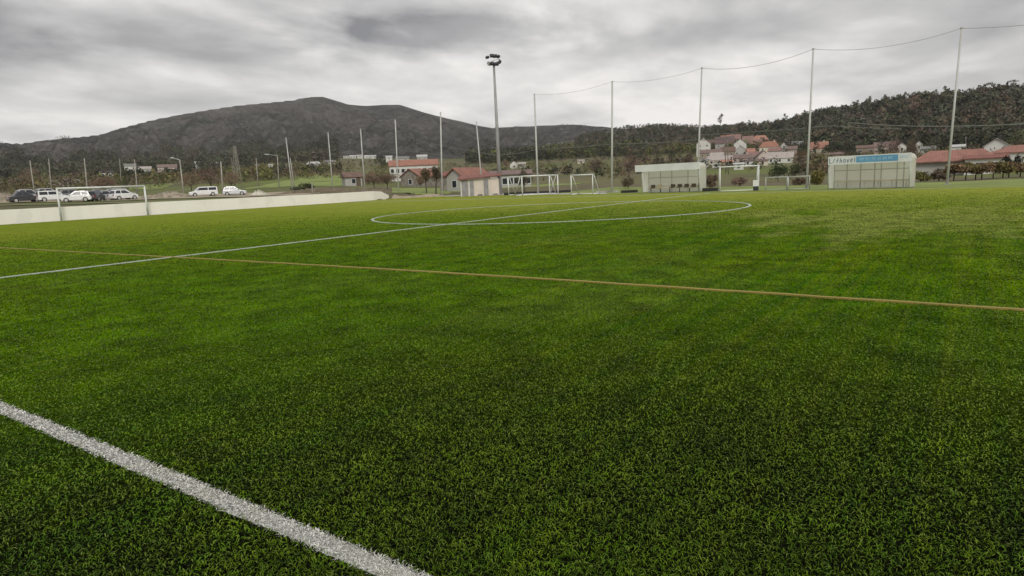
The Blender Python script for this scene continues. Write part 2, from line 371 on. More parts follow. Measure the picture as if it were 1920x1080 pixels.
def npmesh(name, V, F, m, parent=None, attr=None, tint=None, smooth=False):
    """V (n,3), F (m,3 or 4)"""
    me = bpy.data.meshes.new(name); k = F.shape[1]
    me.vertices.add(len(V)); me.vertices.foreach_set('co', V.astype(np.float32).ravel())
    me.loops.add(F.size); me.loops.foreach_set('vertex_index', F.astype(np.int32).ravel())
    me.polygons.add(len(F)); me.polygons.foreach_set('loop_start', np.arange(0, F.size, k, dtype=np.int32))
    try: me.polygons.foreach_set('loop_total', np.full(len(F), k, dtype=np.int32))
    except Exception: pass
    if smooth: me.polygons.foreach_set('use_smooth', np.ones(len(F), bool))
    me.update(calc_edges=True)
    if attr is not None:
        a = me.attributes.new('rnd', 'FLOAT', 'POINT'); a.data.foreach_set('value', attr.astype(np.float32))
    if tint is not None:
        a = me.attributes.new('tint', 'FLOAT_COLOR', 'POINT'); T = np.ones((len(V), 4), np.float32); T[:, :3] = tint
        a.data.foreach_set('color', T.ravel())
    me.validate(); me.materials.append(m)
    o = link(bpy.data.objects.new(name, me)); o.parent = parent; return o
def tag(o, label, cat, group=None):
    o['label'] = label; o['category'] = cat
    if group: o['group'] = group
    return o
def struct(o, label=None):
    o['kind'] = 'structure'
    if label: o['label'] = label
    return o
def stuff(o, label=None, cat=None):
    o['kind'] = 'stuff'
    if label: o['label'] = label
    if cat: o['category'] = cat
    return o
def thing(name, label, cat, loc, rz=0, group=None):
    o = link(bpy.data.objects.new(name, None)); o.location = loc; o.rotation_euler = (0, 0, rz); o.empty_display_size = .3
    return tag(o, label, cat, group)
def facing(P):
    """rotation whose local -y looks back towards the pitch corner the photo is taken from"""
    d = Vector(P)-CAM; return math.atan2(-d.x, d.y)
ORD = ['first', 'second', 'third', 'fourth', 'fifth', 'sixth', 'seventh', 'eighth', 'ninth', 'tenth', 'eleventh', 'twelfth',
       'thirteenth', 'fourteenth', 'fifteenth', 'sixteenth', 'seventeenth', 'eighteenth', 'nineteenth', 'twentieth']

# ------------------------------------------------------------------ terrain meshes
def polar(name, az, ds, zf, m):
    A, Dm = np.meshgrid(az, ds, indexing='ij'); X = CX+Dm*np.sin(A); Y = CY+Dm*np.cos(A); Z = zf(A, Dm, X, Y)
    V = np.stack([X, Y, Z], -1).reshape(-1, 3); na, nd = A.shape
    i = np.arange(na-1)[:, None]*nd+np.arange(nd-1)[None, :]; i = i.ravel()
    F = np.stack([i, i+1, i+nd+1, i+nd], 1)
    o = npmesh(name, V, F[:, ::-1], m, smooth=True)
    import bmesh
    bm = bmesh.new(); bm.from_mesh(o.data)
    if sum(f.normal.z for f in list(bm.faces)[:200]) < 0: bmesh.ops.reverse_faces(bm, faces=bm.faces); bm.to_mesh(o.data)
    bm.free(); return o
fa = u_of_az
azf = np.radians(np.arange(-95, 35.01, .2)); azc = np.radians(np.arange(35, 265.1, 3.))
azall = np.concatenate([azf, azc[1:]]); azall[-1] = azall[0]+2*math.pi
ds = np.concatenate([[.0, 4, 8, 14, 22, 32], np.exp(np.linspace(math.log(42), math.log(1100), 110)), [1500, 2500, 4500]])
def zg(A, Dm, X, Y):
    A2 = np.arctan2(X-CX, Y-CY); z = terr_z(X, Y); return np.where(Dm > 1050, np.where(Dm > 1300, -20, z*.5), z)
struct(polar('terrain', azall, ds, zg, m_terr), 'rough fields and scrub rising gently behind the pitch')

SKY_B = [(-900, 330), (-500, 300), (-200, 276), (0, 267), (60, 268), (100, 263), (150, 258), (210, 251), (240, 241), (310, 223), (400, 207), (450, 199), (500, 194),
         (560, 188), (590, 182), (620, 181), (640, 187), (665, 195), (700, 197), (760, 196), (800, 209), (850, 222), (900, 235), (930, 240), (965, 237), (1000, 236),
         (1080, 233), (1130, 237), (1180, 243), (1300, 262), (1500, 285), (1700, 300)]
FOOT_B = [(-900, 345), (0, 330), (300, 312), (600, 296), (900, 292), (1150, 280), (1400, 270), (1700, 300)]
SKY_W = [(1000, 275), (1080, 262), (1130, 247), (1180, 240), (1250, 236), (1330, 238), (1400, 237), (1460, 230), (1500, 224), (1560, 216), (1600, 206), (1650, 199),
         (1700, 191), (1750, 186), (1800, 183), (1860, 174), (1920, 166), (2050, 160), (2300, 170), (2700, 230), (3000, 290)]
FOOT_W = [(1000, 283), (1150, 288), (1350, 279), (1550, 284), (1750, 276), (1920, 267), (2300, 255), (2700, 260), (3000, 290)]
RID_W = [(1000, 1000), (1350, 900), (1550, 800), (1750, 680), (1920, 620), (2300, 560), (3000, 560)]
FD_W = [(1000, 700), (1150, 620), (1350, 540), (1550, 490), (1750, 440), (1920, 380), (2300, 360), (3000, 360)]
def ip(tab, u): return np.interp(u, [p[0] for p in tab], [p[1] for p in tab])
def hill_z(A, Dm, sky, foot, fd, rd, amp):
    u = u_of_az(A); e0 = elev(u, ip(foot, u)); e1 = elev(u, ip(sky, u))
    f_ = fd(u); r_ = rd(u); t_ = (Dm-f_)/(r_-f_)
    s_ = np.clip(t_, 0, 1); s_ = s_*(1.25-.25*s_)
    e = e0+(e1-e0)*s_
    z = CZ+Dm*e
    rel = amp*(np.sin(u*.043+Dm*.006)+.6*np.sin(u*.11-Dm*.011+2)+.35*np.sin(u*.31+Dm*.03))*np.clip(t_, 0, 1)*np.clip(1-t_, 0, 1)*4
    zr = CZ+r_*e1
    z = np.where(t_ > 1, zr-(Dm-r_)*.35, z+rel)
    z = np.where(t_ < 0, CZ+Dm*e0-(f_-Dm)*.08-1.0, z)
    return np.maximum(z, -30)
fdB = lambda u: np.full_like(u, 850.); rdB = lambda u: np.interp(u, [-900, 0, 300, 600, 900, 1150, 1700], [1300, 1400, 1800, 2100, 2150, 2300, 2300])
fdW = lambda u: ip(FD_W, u); rdW = lambda u: ip(RID_W, u)
zB = lambda A, Dm, X=None, Y=None: hill_z(A, Dm, SKY_B, FOOT_B, fdB, rdB, 9.)
zW = lambda A, Dm, X=None, Y=None: hill_z(A, Dm, SKY_W, FOOT_W, fdW, rdW, 3.)
def az_of_u(u): return float(np.interp(u, _us, _az))
struct(polar('mountain', np.linspace(az_of_u(-900), az_of_u(1700), 420), np.linspace(800, 2900, 90), zB, m_hill), 'dark scrub covered hill with grey rock outcrops across the valley')
struct(polar('wooded_hill', np.linspace(az_of_u(1000), az_of_u(3000), 300), np.linspace(340, 1300, 80), zW, m_wood), 'low ridge under dark woodland on the right')
# hills all the way round, out of frame
def zr_(A, Dm, X, Y): return np.clip((Dm-1400)/900, 0, 1)*(90+35*np.sin(A*5)+20*np.sin(A*11+1))*np.clip((3400-Dm)/700, 0, 1)-10
struct(polar('surrounding_hills', np.linspace(az_of_u(3000)-.05, az_of_u(-900)+2*math.pi+.05, 90), np.linspace(1400, 3400, 16), zr_, m_hill))

# turf
edge = [(-41.2, -60), (-40.3, -60), (-40.4, 20), (-41.4, 27), (-43.2, 31)]
far = [(-38.9, 36.3), (-28, 35.2), (-20, 31), (-10.5, 27.6), (-6.9, 26.2), (-.6, 24.6), (8.6, 23.4), (15.8, 22.6), (19.6, 22.1), (45, 20.), (62, 19)]
poly = [(-40.4, -60), (-40.4, 20), (-41.4, 27), (-42.6, 31)]+far+[(62, -60)]
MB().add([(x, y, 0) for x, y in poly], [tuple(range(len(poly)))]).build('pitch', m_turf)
struct(bpy.data.objects['pitch'], 'green artificial turf football pitch')
# concrete path and gravel behind the far edge
def strip(name, inner, outer, z, m, label=None):
    n = len(inner); vs = [(x, y, z) for x, y in inner]+[(x, y, z) for x, y in outer]
    return struct(MB().add(vs, [(i, i+1, n+i+1, n+i) for i in range(n-1)]).build(name, m), label)
pa = [tuple(gnd(u, v)[:2]) for u, v in [(770, 371.2), (830, 368.6), (950, 365.6), (1060, 364.6), (1140, 363.6)]]
pb = [tuple(gnd(u, v)[:2]) for u, v in [(775, 366.5), (835, 364.5), (950, 360.8), (1060, 359.8), (1130, 361)]]
strip('concrete_path', pa, pb, .012, m_conc, 'pale concrete path along the far corner of the pitch')

# grass margin beyond the far edge
mv = []; mf = []; mar = [(-22, 33.2)]+far[3:]; K_ = 10
mar = [(x, float(np.interp(x, [p[0] for p in mar], [p[1] for p in mar]))) for x in np.arange(-22, 62, 1.0)]
for x, y in mar:
    for k in range(K_+1):
        yy = y-.35+k*1.3; mv.append((x+k*.25, yy, max(tz(x+k*.25, yy)+.06, .008 if k < 2 else -9)))
for i in range(len(mar)-1):
    for k in range(K_): a = i*(K_+1)+k; mf.append((a, a+K_+1, a+K_+2, a+1))
struct(npmesh('grass_margin', np.array(mv), np.array(mf), m_field, smooth=True), 'grass margin beyond the far edge of the pitch')

# painted lines
def ribbon(name, pts, w, m, z0=.03, label=None):
    P = [Vector((p[0], p[1])) for p in pts]; mb = MB(); n = len(P); L_ = []
    for i in range(n):
        d = (P[min(n-1, i+1)]-P[max(0, i-1)]).normalized(); q = Vector((-d.y, d.x))
        j = .012*math.sin(i*1.7)+random.uniform(-.006, .006)
        L_.append((P[i]+q*(w/2+j), P[i]-q*(w/2-j)))
    vs = [(a.x, a.y, z0) for a, b_ in L_]+[(b_.x, b_.y, z0) for a, b_ in L_]+[(a.x, a.y, 0.001) for a, b_ in L_]+[(b_.x, b_.y, 0.001) for a, b_ in L_]
    fs = []
    for i in range(n-1):
        fs += [(i, i+1, n+i+1, n+i), (i, 2*n+i, 2*n+i+1, i+1), (n+i, n+i+1, 3*n+i+1, 3*n+i)]
    return struct(mb.add(vs, fs).build(name, m), label)
def seg(a, b_, n): return [(a[0]+(b_[0]-a[0])*i/n, a[1]+(b_[1]-a[1])*i/n) for i in range(n+1)]
YT = -27.055
ha, hb_, hc = gnd(0, 520, .02), gnd(500, 460.5, .02), gnd(891, 413.8, .02)
hm_ = (hc.x-ha.x)/(hc.y-ha.y)
HX = lambda y: ha.x+hm_*(y-ha.y)
YP = [gnd(u, v, .02) for u, v in [(0, 464), (182, 474), (338.5, 482.3), (500, 491.3), (734, 504.5), (1000, 520.8), (1383, 545.3), (1910, 579)]]
YX = [-44]+[p.x for p in YP]+[45]; YY = [YP[0].y]+[p.y for p in YP]+[YP[-1].y+.3]
YL = lambda x: np.interp(x, YX, YY)
ribbon('halfway_line', seg((HX(YT+.06), YT+.06), (HX(22.5), 22.5), 160), .115, m_grey_line, .02, label='white halfway line running away across the turf')
ribbon('side_line', [(x, float(YL(x))) for x in np.arange(-40, 45, .4)], .075, m_yellow, .022, label='yellow side line of the smaller pitch')
cc = [(-.15+9.2*math.cos(a), 9.2*math.sin(a)+.1) for a in np.linspace(0, 2*math.pi, 181)]
ribbon('centre_circle', cc, .115, m_grey_line, .022, label='white centre circle')
ribbon('far_touchline', seg((-40, 21.9), (45, 19.4), 160), .10, m_grey_line, .02, label='faint white touchline on the far side')

# ------------------------------------------------------------------ turf blades
def blades(n, amin, amax, dmin, dmax, wk, hmin=.022, hmax=.045, keep=None):
    a = rng.uniform(amin, amax, n); d = np.exp(rng.uniform(math.log(dmin), math.log(dmax), n))
    x = CX+d*np.sin(a); y = CY+d*np.cos(a)
    if keep is not None:
        k = keep(x, y); x, y, d = x[k], y[k], d[k]
    q = np.clip((d-14)/34, 0, 1); k = (rng.random(len(d)) > q*q*(3-2*q)) & (rng.random(len(d)) < np.interp(d, [2, 4.5, 8], [.55, .75, 1.])); x, y, d = x[k], y[k], d[k]
    return mkblades(x, y, wk*d)
def mkblades(x, y, wd, hmin=.010, hmax=.025):
    n = len(x); th = rng.uniform(0, 2*math.pi, n); lean = rng.uniform(.3, 1.9, n)
    ld = rng.uniform(0, 2*math.pi, n); h = rng.uniform(hmin, hmax, n); w = wd*rng.uniform(.6, 1.3, n)
    px_, py_ = np.cos(th)*w/2, np.sin(th)*w/2
    lx, ly = np.cos(ld)*h*lean, np.sin(ld)*h*lean
    z0 = np.zeros(n)
    def st(a, b_, c): return np.stack([a, b_, c], 1)
    P = [st(x, y, z0), st(x+lx*.45-px_, y+ly*.45-py_, h*.62), st(x+lx*.45+px_, y+ly*.45+py_, h*.62), st(x+lx, y+ly, h*(1-.28*np.minimum(lean, 1.6)))]
    V = np.stack(P, 1).reshape(-1, 3); b0 = np.arange(n)[:, None]*4
    F = np.concatenate([b0+np.array([[0, 2, 1]]), b0+np.array([[1, 2, 3]])])
    r = np.clip(rng.beta(2, 2.6, n)*.95+np.where(rng.random(n) < .004, .6, 0), 0, 1)
    return V, F, np.repeat(r, 4)
LW = .105
def lines_mask(x, y):
    onT = np.abs(y-YT) < LW/2+rng.normal(0, .006, len(x))
    onH = (np.abs(x-HX(y)) < .058) & (y > YT)
    onY = np.abs(y-YL(x)) < .036
    return onT, onH, onY
keepf = lambda x, y: ~(lines_mask(x, y)[0] | lines_mask(x, y)[1] | lines_mask(x, y)[2])
amin, amax = YAW-.88, YAW+.88
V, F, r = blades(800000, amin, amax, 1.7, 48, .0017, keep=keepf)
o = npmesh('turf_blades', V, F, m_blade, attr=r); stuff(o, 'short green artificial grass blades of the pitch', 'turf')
# white pile of the touchline, close to the camera
n = 38000; x = CX+rng.normal(-1.5, 3.2, n)*1.0; y = YT+rng.uniform(-LW/2, LW/2, n)+rng.normal(0, .007, n)
k = (x < CX+4) & (x > CX-8); x, y = x[k], y[k]; dd = np.hypot(x-CX, y-CY)
V, F, r = mkblades(x, y, .0016*dd, .010, .022)
tl = ribbon('touchline', seg((-40, YT), (45, YT), 300), LW*.90, m_white, .004, label='white touchline crossing the near left corner of the picture')
m_pile, t, b = newmat('white_pile'); a_ = t.nodes.new('ShaderNodeAttribute'); a_.attribute_name = 'rnd'
g_ = t.nodes.new('ShaderNodeNewGeometry'); x_ = ramp(t, a_.outputs['Fac'], [(.18, (.17, .175, .15)), (.38, (.52, .52, .48)), (.75, (.74, .73, .68))])
x_ = mixc(t, ramp(t, noise(t, 3.5, 4, .6, g_.outputs['Position']), [(.5, 0.), (.72, .4)]), x_, (.40, .38, .30))
t.links.new(x_, b.inputs['Base Color']); b.inputs['Roughness'].default_value = .6
o = npmesh('pile', V, F, m_pile, parent=tl, attr=r); o['kind'] = 'stuff'
# ------------------------------------------------------------------ perimeter wall
wp = [(-40.45, -60), (-40.45, -30), (-40.45, -8), (-40.45, 8), (-40.45, 20), (-41.5, 27), (-43.0, 31.0)]
mb = MB(); H = 1.06; T = .24
fine = []
for i in range(len(wp)-1):
    a, b_ = Vector(wp[i]), Vector(wp[i+1]); k = max(1, int((b_-a).length/2))
    fine += [a+(b_-a)*j/k for j in range(k)]
fine.append(Vector(wp[-1])); n = len(fine); vs = []
for i, p in enumerate(fine):
    d = (fine[min(n-1, i+1)]-fine[max(0, i-1)]).normalized(); q = Vector((-d.y, d.x))   # towards outside (-x)
    h = H+.008*math.sin(i*.9)
    if i == n-1: h = .45
    if i == n-2: h = .97
    vs += [(p.x, p.y, -.1), (p.x, p.y, h), (p.x+q.x*T, p.y+q.y*T, h), (p.x+q.x*T, p.y+q.y*T, -.1)]
fs = []
for i in range(n-1):
    for k in range(4): fs.append((4*i+k, 4*(i+1)+k, 4*(i+1)+(k+1) % 4, 4*i+(k+1) % 4))
fs += [(0, 1, 2, 3), (4*n-1, 4*n-2, 4*n-3, 4*n-4)]
tag(mb.add(vs, fs).build('perimeter_wall', m_plaster), 'long low cream rendered wall behind the left goal', 'wall')

# ------------------------------------------------------------------ goals
def pipe_thing(root, name, pts, r, m): return MB().tube(pts, r, 8).build(name, m, root, smooth=True)
pL = gnd(115.5, 411.5); pR = gnd(277, 404)
pL = Vector((-40.1, pL.y+0, 0)); pR = Vector((-40.1, pR.y, 0))
# both posts just in front of the wall
def on_x(u, xx):
    lo_, hi_ = -40., 40.
    for _ in range(50):
        m__ = (lo_+hi_)/2
        if proj((xx, m__, 0))[0] < u: lo_ = m__
        else: hi_ = m__
    return Vector((xx, lo_, 0))
pL = on_x(115.5, -40.0); pR = on_x(277.5, -40.0)
g = thing('football_goal', 'full size white football goal standing against the cream wall at the left', 'goal', (pL+pR)/2)
lp, rp = pL-g.location, pR-g.location
pipe_thing(g, 'post', [lp, lp+Vector((0, 0, 2.44))], .075, m_wpaint); pipe_thing(g, 'post', [rp, rp+Vector((0, 0, 2.44))], .075, m_wpaint)
pipe_thing(g, 'crossbar', [lp+Vector((0, -.05, 2.44)), rp+Vector((0, .05, 2.44))], .075, m_wpaint)

def train_goal(u0, u1, vt, D, w_, dpt, h_, label, skew=0., r=.06, top=.5, m=m_wpaint, rz=None, name='training_goal', group='white training goals stored behind the far touchline'):
    P = spot((u0+u1)/2, D); P.z = max(P.z, .0)
    g = thing(name, label, 'goal', P, (facing(P) if rz is None else rz)+skew, group)
    x = w_/2
    for s in (-1, 1): pipe_thing(g, 'post', [(s*x, 0, 0), (s*x, 0, h_)], r, m)
    pipe_thing(g, 'crossbar', [(-x-r, 0, h_), (x+r, 0, h_)], r, m)
    for s in (-1, 1):
        if top: pipe_thing(g, 'top_bar', [(s*x, 0, h_), (s*x, top, h_)], r*.7, m)
        pipe_thing(g, 'rear_strut', [(s*x, top, h_), (s*x, dpt, .04)], r*.75, m)
        pipe_thing(g, 'side_rail', [(s*x, 0, .04), (s*x, dpt, .04)], r*.75, m)
    pipe_thing(g, 'ground_bar', [(-x, dpt, .04), (x, dpt, .04)], r*.75, m)
    return g
train_goal(975, 1052, 325, 68.5, 4.3, 1.7, 2.0, 'wide white training goal stored front-most right of the mast', skew=.52, top=.3, r=.065)
train_goal(946, 1038, 325, 71.5, 4.9, 1.7, 2.0, 'wide white training goal nested behind another next to the mast', skew=-.42, top=.3, r=.065)
train_goal(1071, 1112, 325, 62, 2.15, 2.0, 1.86, 'narrow white training goal angled right of the wide pair', skew=-.35, top=.35, r=.055)
tg = train_goal(1352, 1419, 314, 52, 2.9, 1.3, 1.95, 'white training goal between the two dugouts', skew=.1, top=.5, r=.055)
train_goal(1437, 1474, 333, 51, 1.55, .8, 1.0, 'small white mini goal between the training goal and a tall pole', skew=.05, top=.2, r=.03, m=m_grayw, name='mini_goal', group='mini goals between the dugouts')
train_goal(1479, 1516, 333, 50, 1.5, .8, 1.0, 'small white mini goal with its side against the tall white pole', skew=.0, top=.2, r=.03, m=m_grayw, name='mini_goal', group='mini goals between the dugouts')
P = spot(1417, 51.6); P.z = 0
g = thing('storage_box', 'small white box with dark base beside the middle training goal', 'box', P, facing(P))
MB().box((-.22, -.2, .35), (.22, .2, .82)).build('bin_body', m_wpaint, g, bevel=.02); MB().box((-.2, -.18, 0), (.2, .18, .345)).build('base', m_dark, g)

# ------------------------------------------------------------------ dugouts
def quadpoly(c, m): pass
STROKES = {  # loose handwritten capitals on a unit box
 'L': [[(0, 1), (0, 0), (.7, 0)]], '/': [[(0, 0), (.6, 1)]], 'f': [[(.1, 0), (.45, .9), (.8, 1)], [(.0, .5), (.7, .55)]], 'h': [[(0, 0), (.3, 1)], [(.1, .45), (.5, .6), (.6, 0)]],
 'o': [[(.35+.33*math.cos(a), .38+.36*math.sin(a)) for a in np.linspace(0, 6.28, 12)]], 'v': [[(0, .7), (.3, 0), (.7, .75)]],
 'e': [[(0, .4), (.65, .45), (.5, .75), (.1, .6), (.05, .15), (.6, .05)]], 'l': [[(.2, 1), (.2, 0)]]}
def lettering(root, text, x0, z0, h, w_, y, m, name='letter', lift=None):
    for k, ch in enumerate(text):
        if ch == ' ': continue
        mb = MB()
        for st_ in STROKES[ch]:
            for a, b_ in zip(st_[:-1], st_[1:]):
                A = Vector((x0+(k+a[0]*.85)*w_, z0+a[1]*h)); B = Vector((x0+(k+b_[0]*.85)*w_, z0+b_[1]*h)); d = (B-A)
                if d.length < 1e-5: continue
                q = Vector((-d.y, d.x)).normalized()*.022
                zz = [A+q, A-q, B-q, B+q]; mb.add([(p.x, y-.001*k, p.y+(lift(p.x) if lift else 0)) for p in zz], [(0, 1, 2, 3)])
        mb.build(name, m, root)
def dugout(label, bl, br, h, deep, cols, sign=None, seats='plank', extra_left=.0, fas=.55):
    A = Vector(bl); B = Vector(br); d = B-A; W = d.length; rz = math.atan2(d.y, d.x)
    g = thing('dugout', label, 'dugout', A, rz, 'team dugouts on the far touchline')
    y1 = deep
    for x in (0.03, W-.03):
        MB().tube([(x, 0, 0), (x, 0, h-.1)], .045).build('front_post', m_grayw, g, smooth=True)
    xs = [0]+[c*W for c in cols]+[W]
    for x in xs:
        MB().box((x-.025, y1-.05, 0), (x+.025, y1, h-.35)).build('rear_post', m_galv, g)
    rows = [(.05, .5), (.56, 1.28), (1.33, h-.4)]
    for i in range(len(xs)-1):
        for (z0, z1) in rows:
            MB().box((xs[i]+.03, y1-.03, z0), (xs[i+1]-.03, y1-.015, z1)).build('back_panel', m_panel, g)
    MB().box((0, y1-.07, 1.285), (W, y1-.055, 1.325)).build('rail', m_galv, g)
    MB().box((0, y1-.07, .0), (W, y1-.0551, .045)).build('sill', m_galv, g)
    for x in (0, W):   # side sheets
        s = -1 if x else 1
        MB().add([(x, .06, .1), (x, y1-.06, .1), (x, y1-.06, h-.42), (x, .06, h-.28)], [(0, 1, 2, 3)]).build('side_panel', m_panel, g)
    # roof: curved sheet from the fascia to the back wall
    mb = MB(); n = 6; xs_ = [0, W]
    prof = [(-.05, h-.02), (.35*y1, h-.03), (.7*y1, h-.12), (.9*y1, h-.24), (y1+.02, h-.37)]
    for j in range(len(prof)-1):
        (a0, z0), (a1, z1) = prof[j], prof[j+1]
        mb.add([(-extra_left, a0, z0), (W+.05, a0, z0), (W+.05, a1, z1), (-extra_left, a1, z1), (-extra_left, a0, z0-.02), (W+.05, a0, z0-.02), (W+.05, a1, z1-.02), (-extra_left, a1, z1-.02)],
               [(0, 1, 2, 3), (7, 6, 5, 4), (0, 3, 7, 4), (1, 5, 6, 2), (0, 4, 5, 1), (2, 6, 7, 3)])
    mb.build('roof_sheet', m_panel, g)
    MB().box((-extra_left, -.12, h-fas), (W+.06, -.07, h+.03)).build('fascia_board', m_sign, g)
    if sign: sign(g, W, h)
    if seats == 'plank':
        MB().box((.1, y1-.42, .50), (W-.1, y1-.1, .55)).build('bench', m_bench, g)
        for x in np.linspace(.4, W-.4, 6): MB().box((x-.03, y1-.4, 0), (x+.03, y1-.34, .495)).build('bench_leg', m_galv, g)
    else:
        MB().box((.1, y1-.42, .36), (W-.1, y1-.1, .40)).build('bench', m_bench, g)
        for k, x in enumerate(np.linspace(.5, W-.4, 8)):
            if k in (2,): continue
            mb = MB().box((x-.2, y1-.45, .40), (x+.2, y1-.12, .45)); mb.box((x-.2, y1-.16, .45), (x+.2, y1-.11, .70)); mb.build('seat', m_seatd if k != 1 else m_bench, g)
        for x in np.linspace(.4, W-.4, 6): MB().box((x-.03, y1-.4, 0), (x+.03, y1-.34, .355)).build('bench_leg', m_dark, g)
    return g
m_signm = mat('fascia_mid_print', (.24, .45, .62), rough=.5, bmp=0)
def sgn(g, W, h):
    lettering(g, 'L/fhovel', .10, h-.43, .33, .235, -.124, m_signt)
    MB().box((.36*W, -.128, h-.46), (.86*W, -.1215, h-.04)).build('printed_band', m_signb, g)
    for k, (a, b_) in enumerate([(.40, .45), (.47, .52), (.55, .60), (.62, .66), (.68, .73), (.745, .80)]):
        MB().box((a*W, -.132, h-.34+.012*(k % 3)), (b_*W, -.1285, h-.16+.01*(k % 2))).build('printed_word', m_signm, g)
    for k in range(5):
        MB().box(((.885+.018*k)*W, -.125, h-.30), ((.895+.018*k)*W, -.1215, h-.12)).build('printed_mark', m_signl, g)
d2l = gnd(1552, 355.5); d2r = gnd(1705, 352.5)
d2r = d2l+(d2r-d2l)
hh = lambda P, v: (proj(P)[1]-v)*depth(P)/FPX
dugout('dugout with white and blue lettered fascia, right of the tall pole', d2l, d2r, hh(d2l, 296), 1.15, [.17, .345, .52, .60, .79, .87], sgn)
d1l = gnd(1204, 362.5); d1r = gnd(1312, 360)
dugout('dugout with plain white fascia, left of the middle training goal', d1l, d1r, hh(d1l, 311), 1.25, [.22, .42, .70, .88], None, 'seats', extra_left=.62, fas=.56)

# ------------------------------------------------------------------ net poles, cables, floodlight
def pole_thing(name, label, cat, u0, vb, u1, vt, D, r0, r1, m, group=None, part='shaft', n=10):
    """post from its foot to its (slightly leaning) head"""
    P = spot(u0, D)
    if D < 75: P.z = min(P.z, .02)
    T = at(u1, vt, D); T = Vector((T.x, T.y, T.z))
    # keep the lean but stand it at the foot
    g = thing(name, label, cat, P, 0, group)
    MB().tube([(0, 0, -.3), tuple(T-P)], r0, n, r1).build(part, m, g, smooth=True)
    return g, P, T
NP = [(1775, 350, 1803, 53, 'rightmost tall white net pole, right of the lettered dugout', 46.5), (1512, 355, 1525, 92, 'tall white net pole just left of the lettered dugout', 50.5),
      (1307, 358, 1316, 128, 'tall white net pole at the right end of the plain dugout', 57.5), (1147, 356, 1148, 153, 'tall white net pole left of the plain dugout', 65),
      (1009, 360, 1002, 177, 'tall pale net pole behind the stored training goals', 72), (905, 350, 893, 229, 'pale pole leaning left behind the shed', 92),
      (829, 361, 826, 211, 'pale net pole left of the shed beside the pruned trees', 85), (747, 358, 741, 225, 'pale net pole at the end of the cream wall', 97),
      (684, 357, 676, 242, 'pale net pole behind the wall near the tile roofed hut', 112), (624, 357, 615, 249, 'pale net pole behind the wall, second left of the hut', 122),
      (548, 356, 536, 258, 'leftmost pale net pole, behind the cream wall right of the parked cars', 132)]
tops = []
for i, (u0, vb, u1, vt, lab, D) in enumerate(NP):
    g, P, T = pole_thing('net_pole', lab, 'pole', u0, vb, u1, vt, D, .088 if D < 60 else .105, .062 if D < 60 else .085, m_pole, 'tall ball net poles round the far side')
    MB().tube([T-P, T-P+Vector((0, 0, .06))], .1, 8).build('cap', m_galv, g)
    if i < 2: MB().box((-.22, -.22, -.05), (.22, .22, .10)).build('footing', m_conc, g)
    tops.append(T)
def cable(label, A, B, sag, r, m=m_cable, name='cable', group='cables strung between the net poles'):
    pts = [Vector(A).lerp(Vector(B), t_)-Vector((0, 0, sag*4*t_*(1-t_))) for t_ in np.linspace(0, 1, 17)]
    o = MB().tube([p-pts[0] for p in pts], r, 5).build(name, m, smooth=True); o.location = pts[0]; return tag(o, label, 'cable', group)
far_top = at(2080, 22, 42)
cable('top cable running out of the picture from the rightmost net pole', tops[0], far_top, .25, .018)
names_ = ['rightmost and second', 'second and third', 'third and fourth', 'fourth and fifth']
for i in range(4): cable('sagging top cable between the %s net poles from the right' % names_[i], tops[i+1], tops[i], .55 if i < 2 else .4, .016 if i < 2 else .012)
# low power lines behind the poles
W1 = [(1920, 229, 62), (1790, 237, 64), (1600, 240, 70)]
def wire(label, pts, r, sag=.2):
    P = [at(*p) for p in pts]; mb = MB(); q = []
    for a, b_ in zip(P[:-1], P[1:]): q += [a.lerp(b_, t_)-Vector((0, 0, sag*4*t_*(1-t_))) for t_ in np.linspace(0, 1, 9)][:-1]
    q.append(P[-1]); o = mb.tube([p-q[0] for p in q], r, 5).build('power_line', m_wire, smooth=True); o.location = q[0]
    return tag(o, label, 'power line', 'power lines crossing behind the net poles')
wire('thick overhead line passing behind the rightmost net pole', [(2050, 222, 60), (1790, 237, 66), (1590, 230, 72)], .055, .15)
wire('overhead line from the terracotta village to behind the right poles', [(1690, 242, 70), (1560, 236, 74), (1400, 248, 82), (1310, 253, 86)], .04, .05)
wire('overhead line behind the third and fourth net poles', [(1370, 258, 84), (1310, 262, 86), (1148, 270, 96), (1008, 280, 104)], .045, .12)
wire('overhead line between the floodlight mast and the fifth net pole', [(1008, 280, 104), (945, 290, 108), (905, 287, 110), (780, 262, 125)], .04, .12)

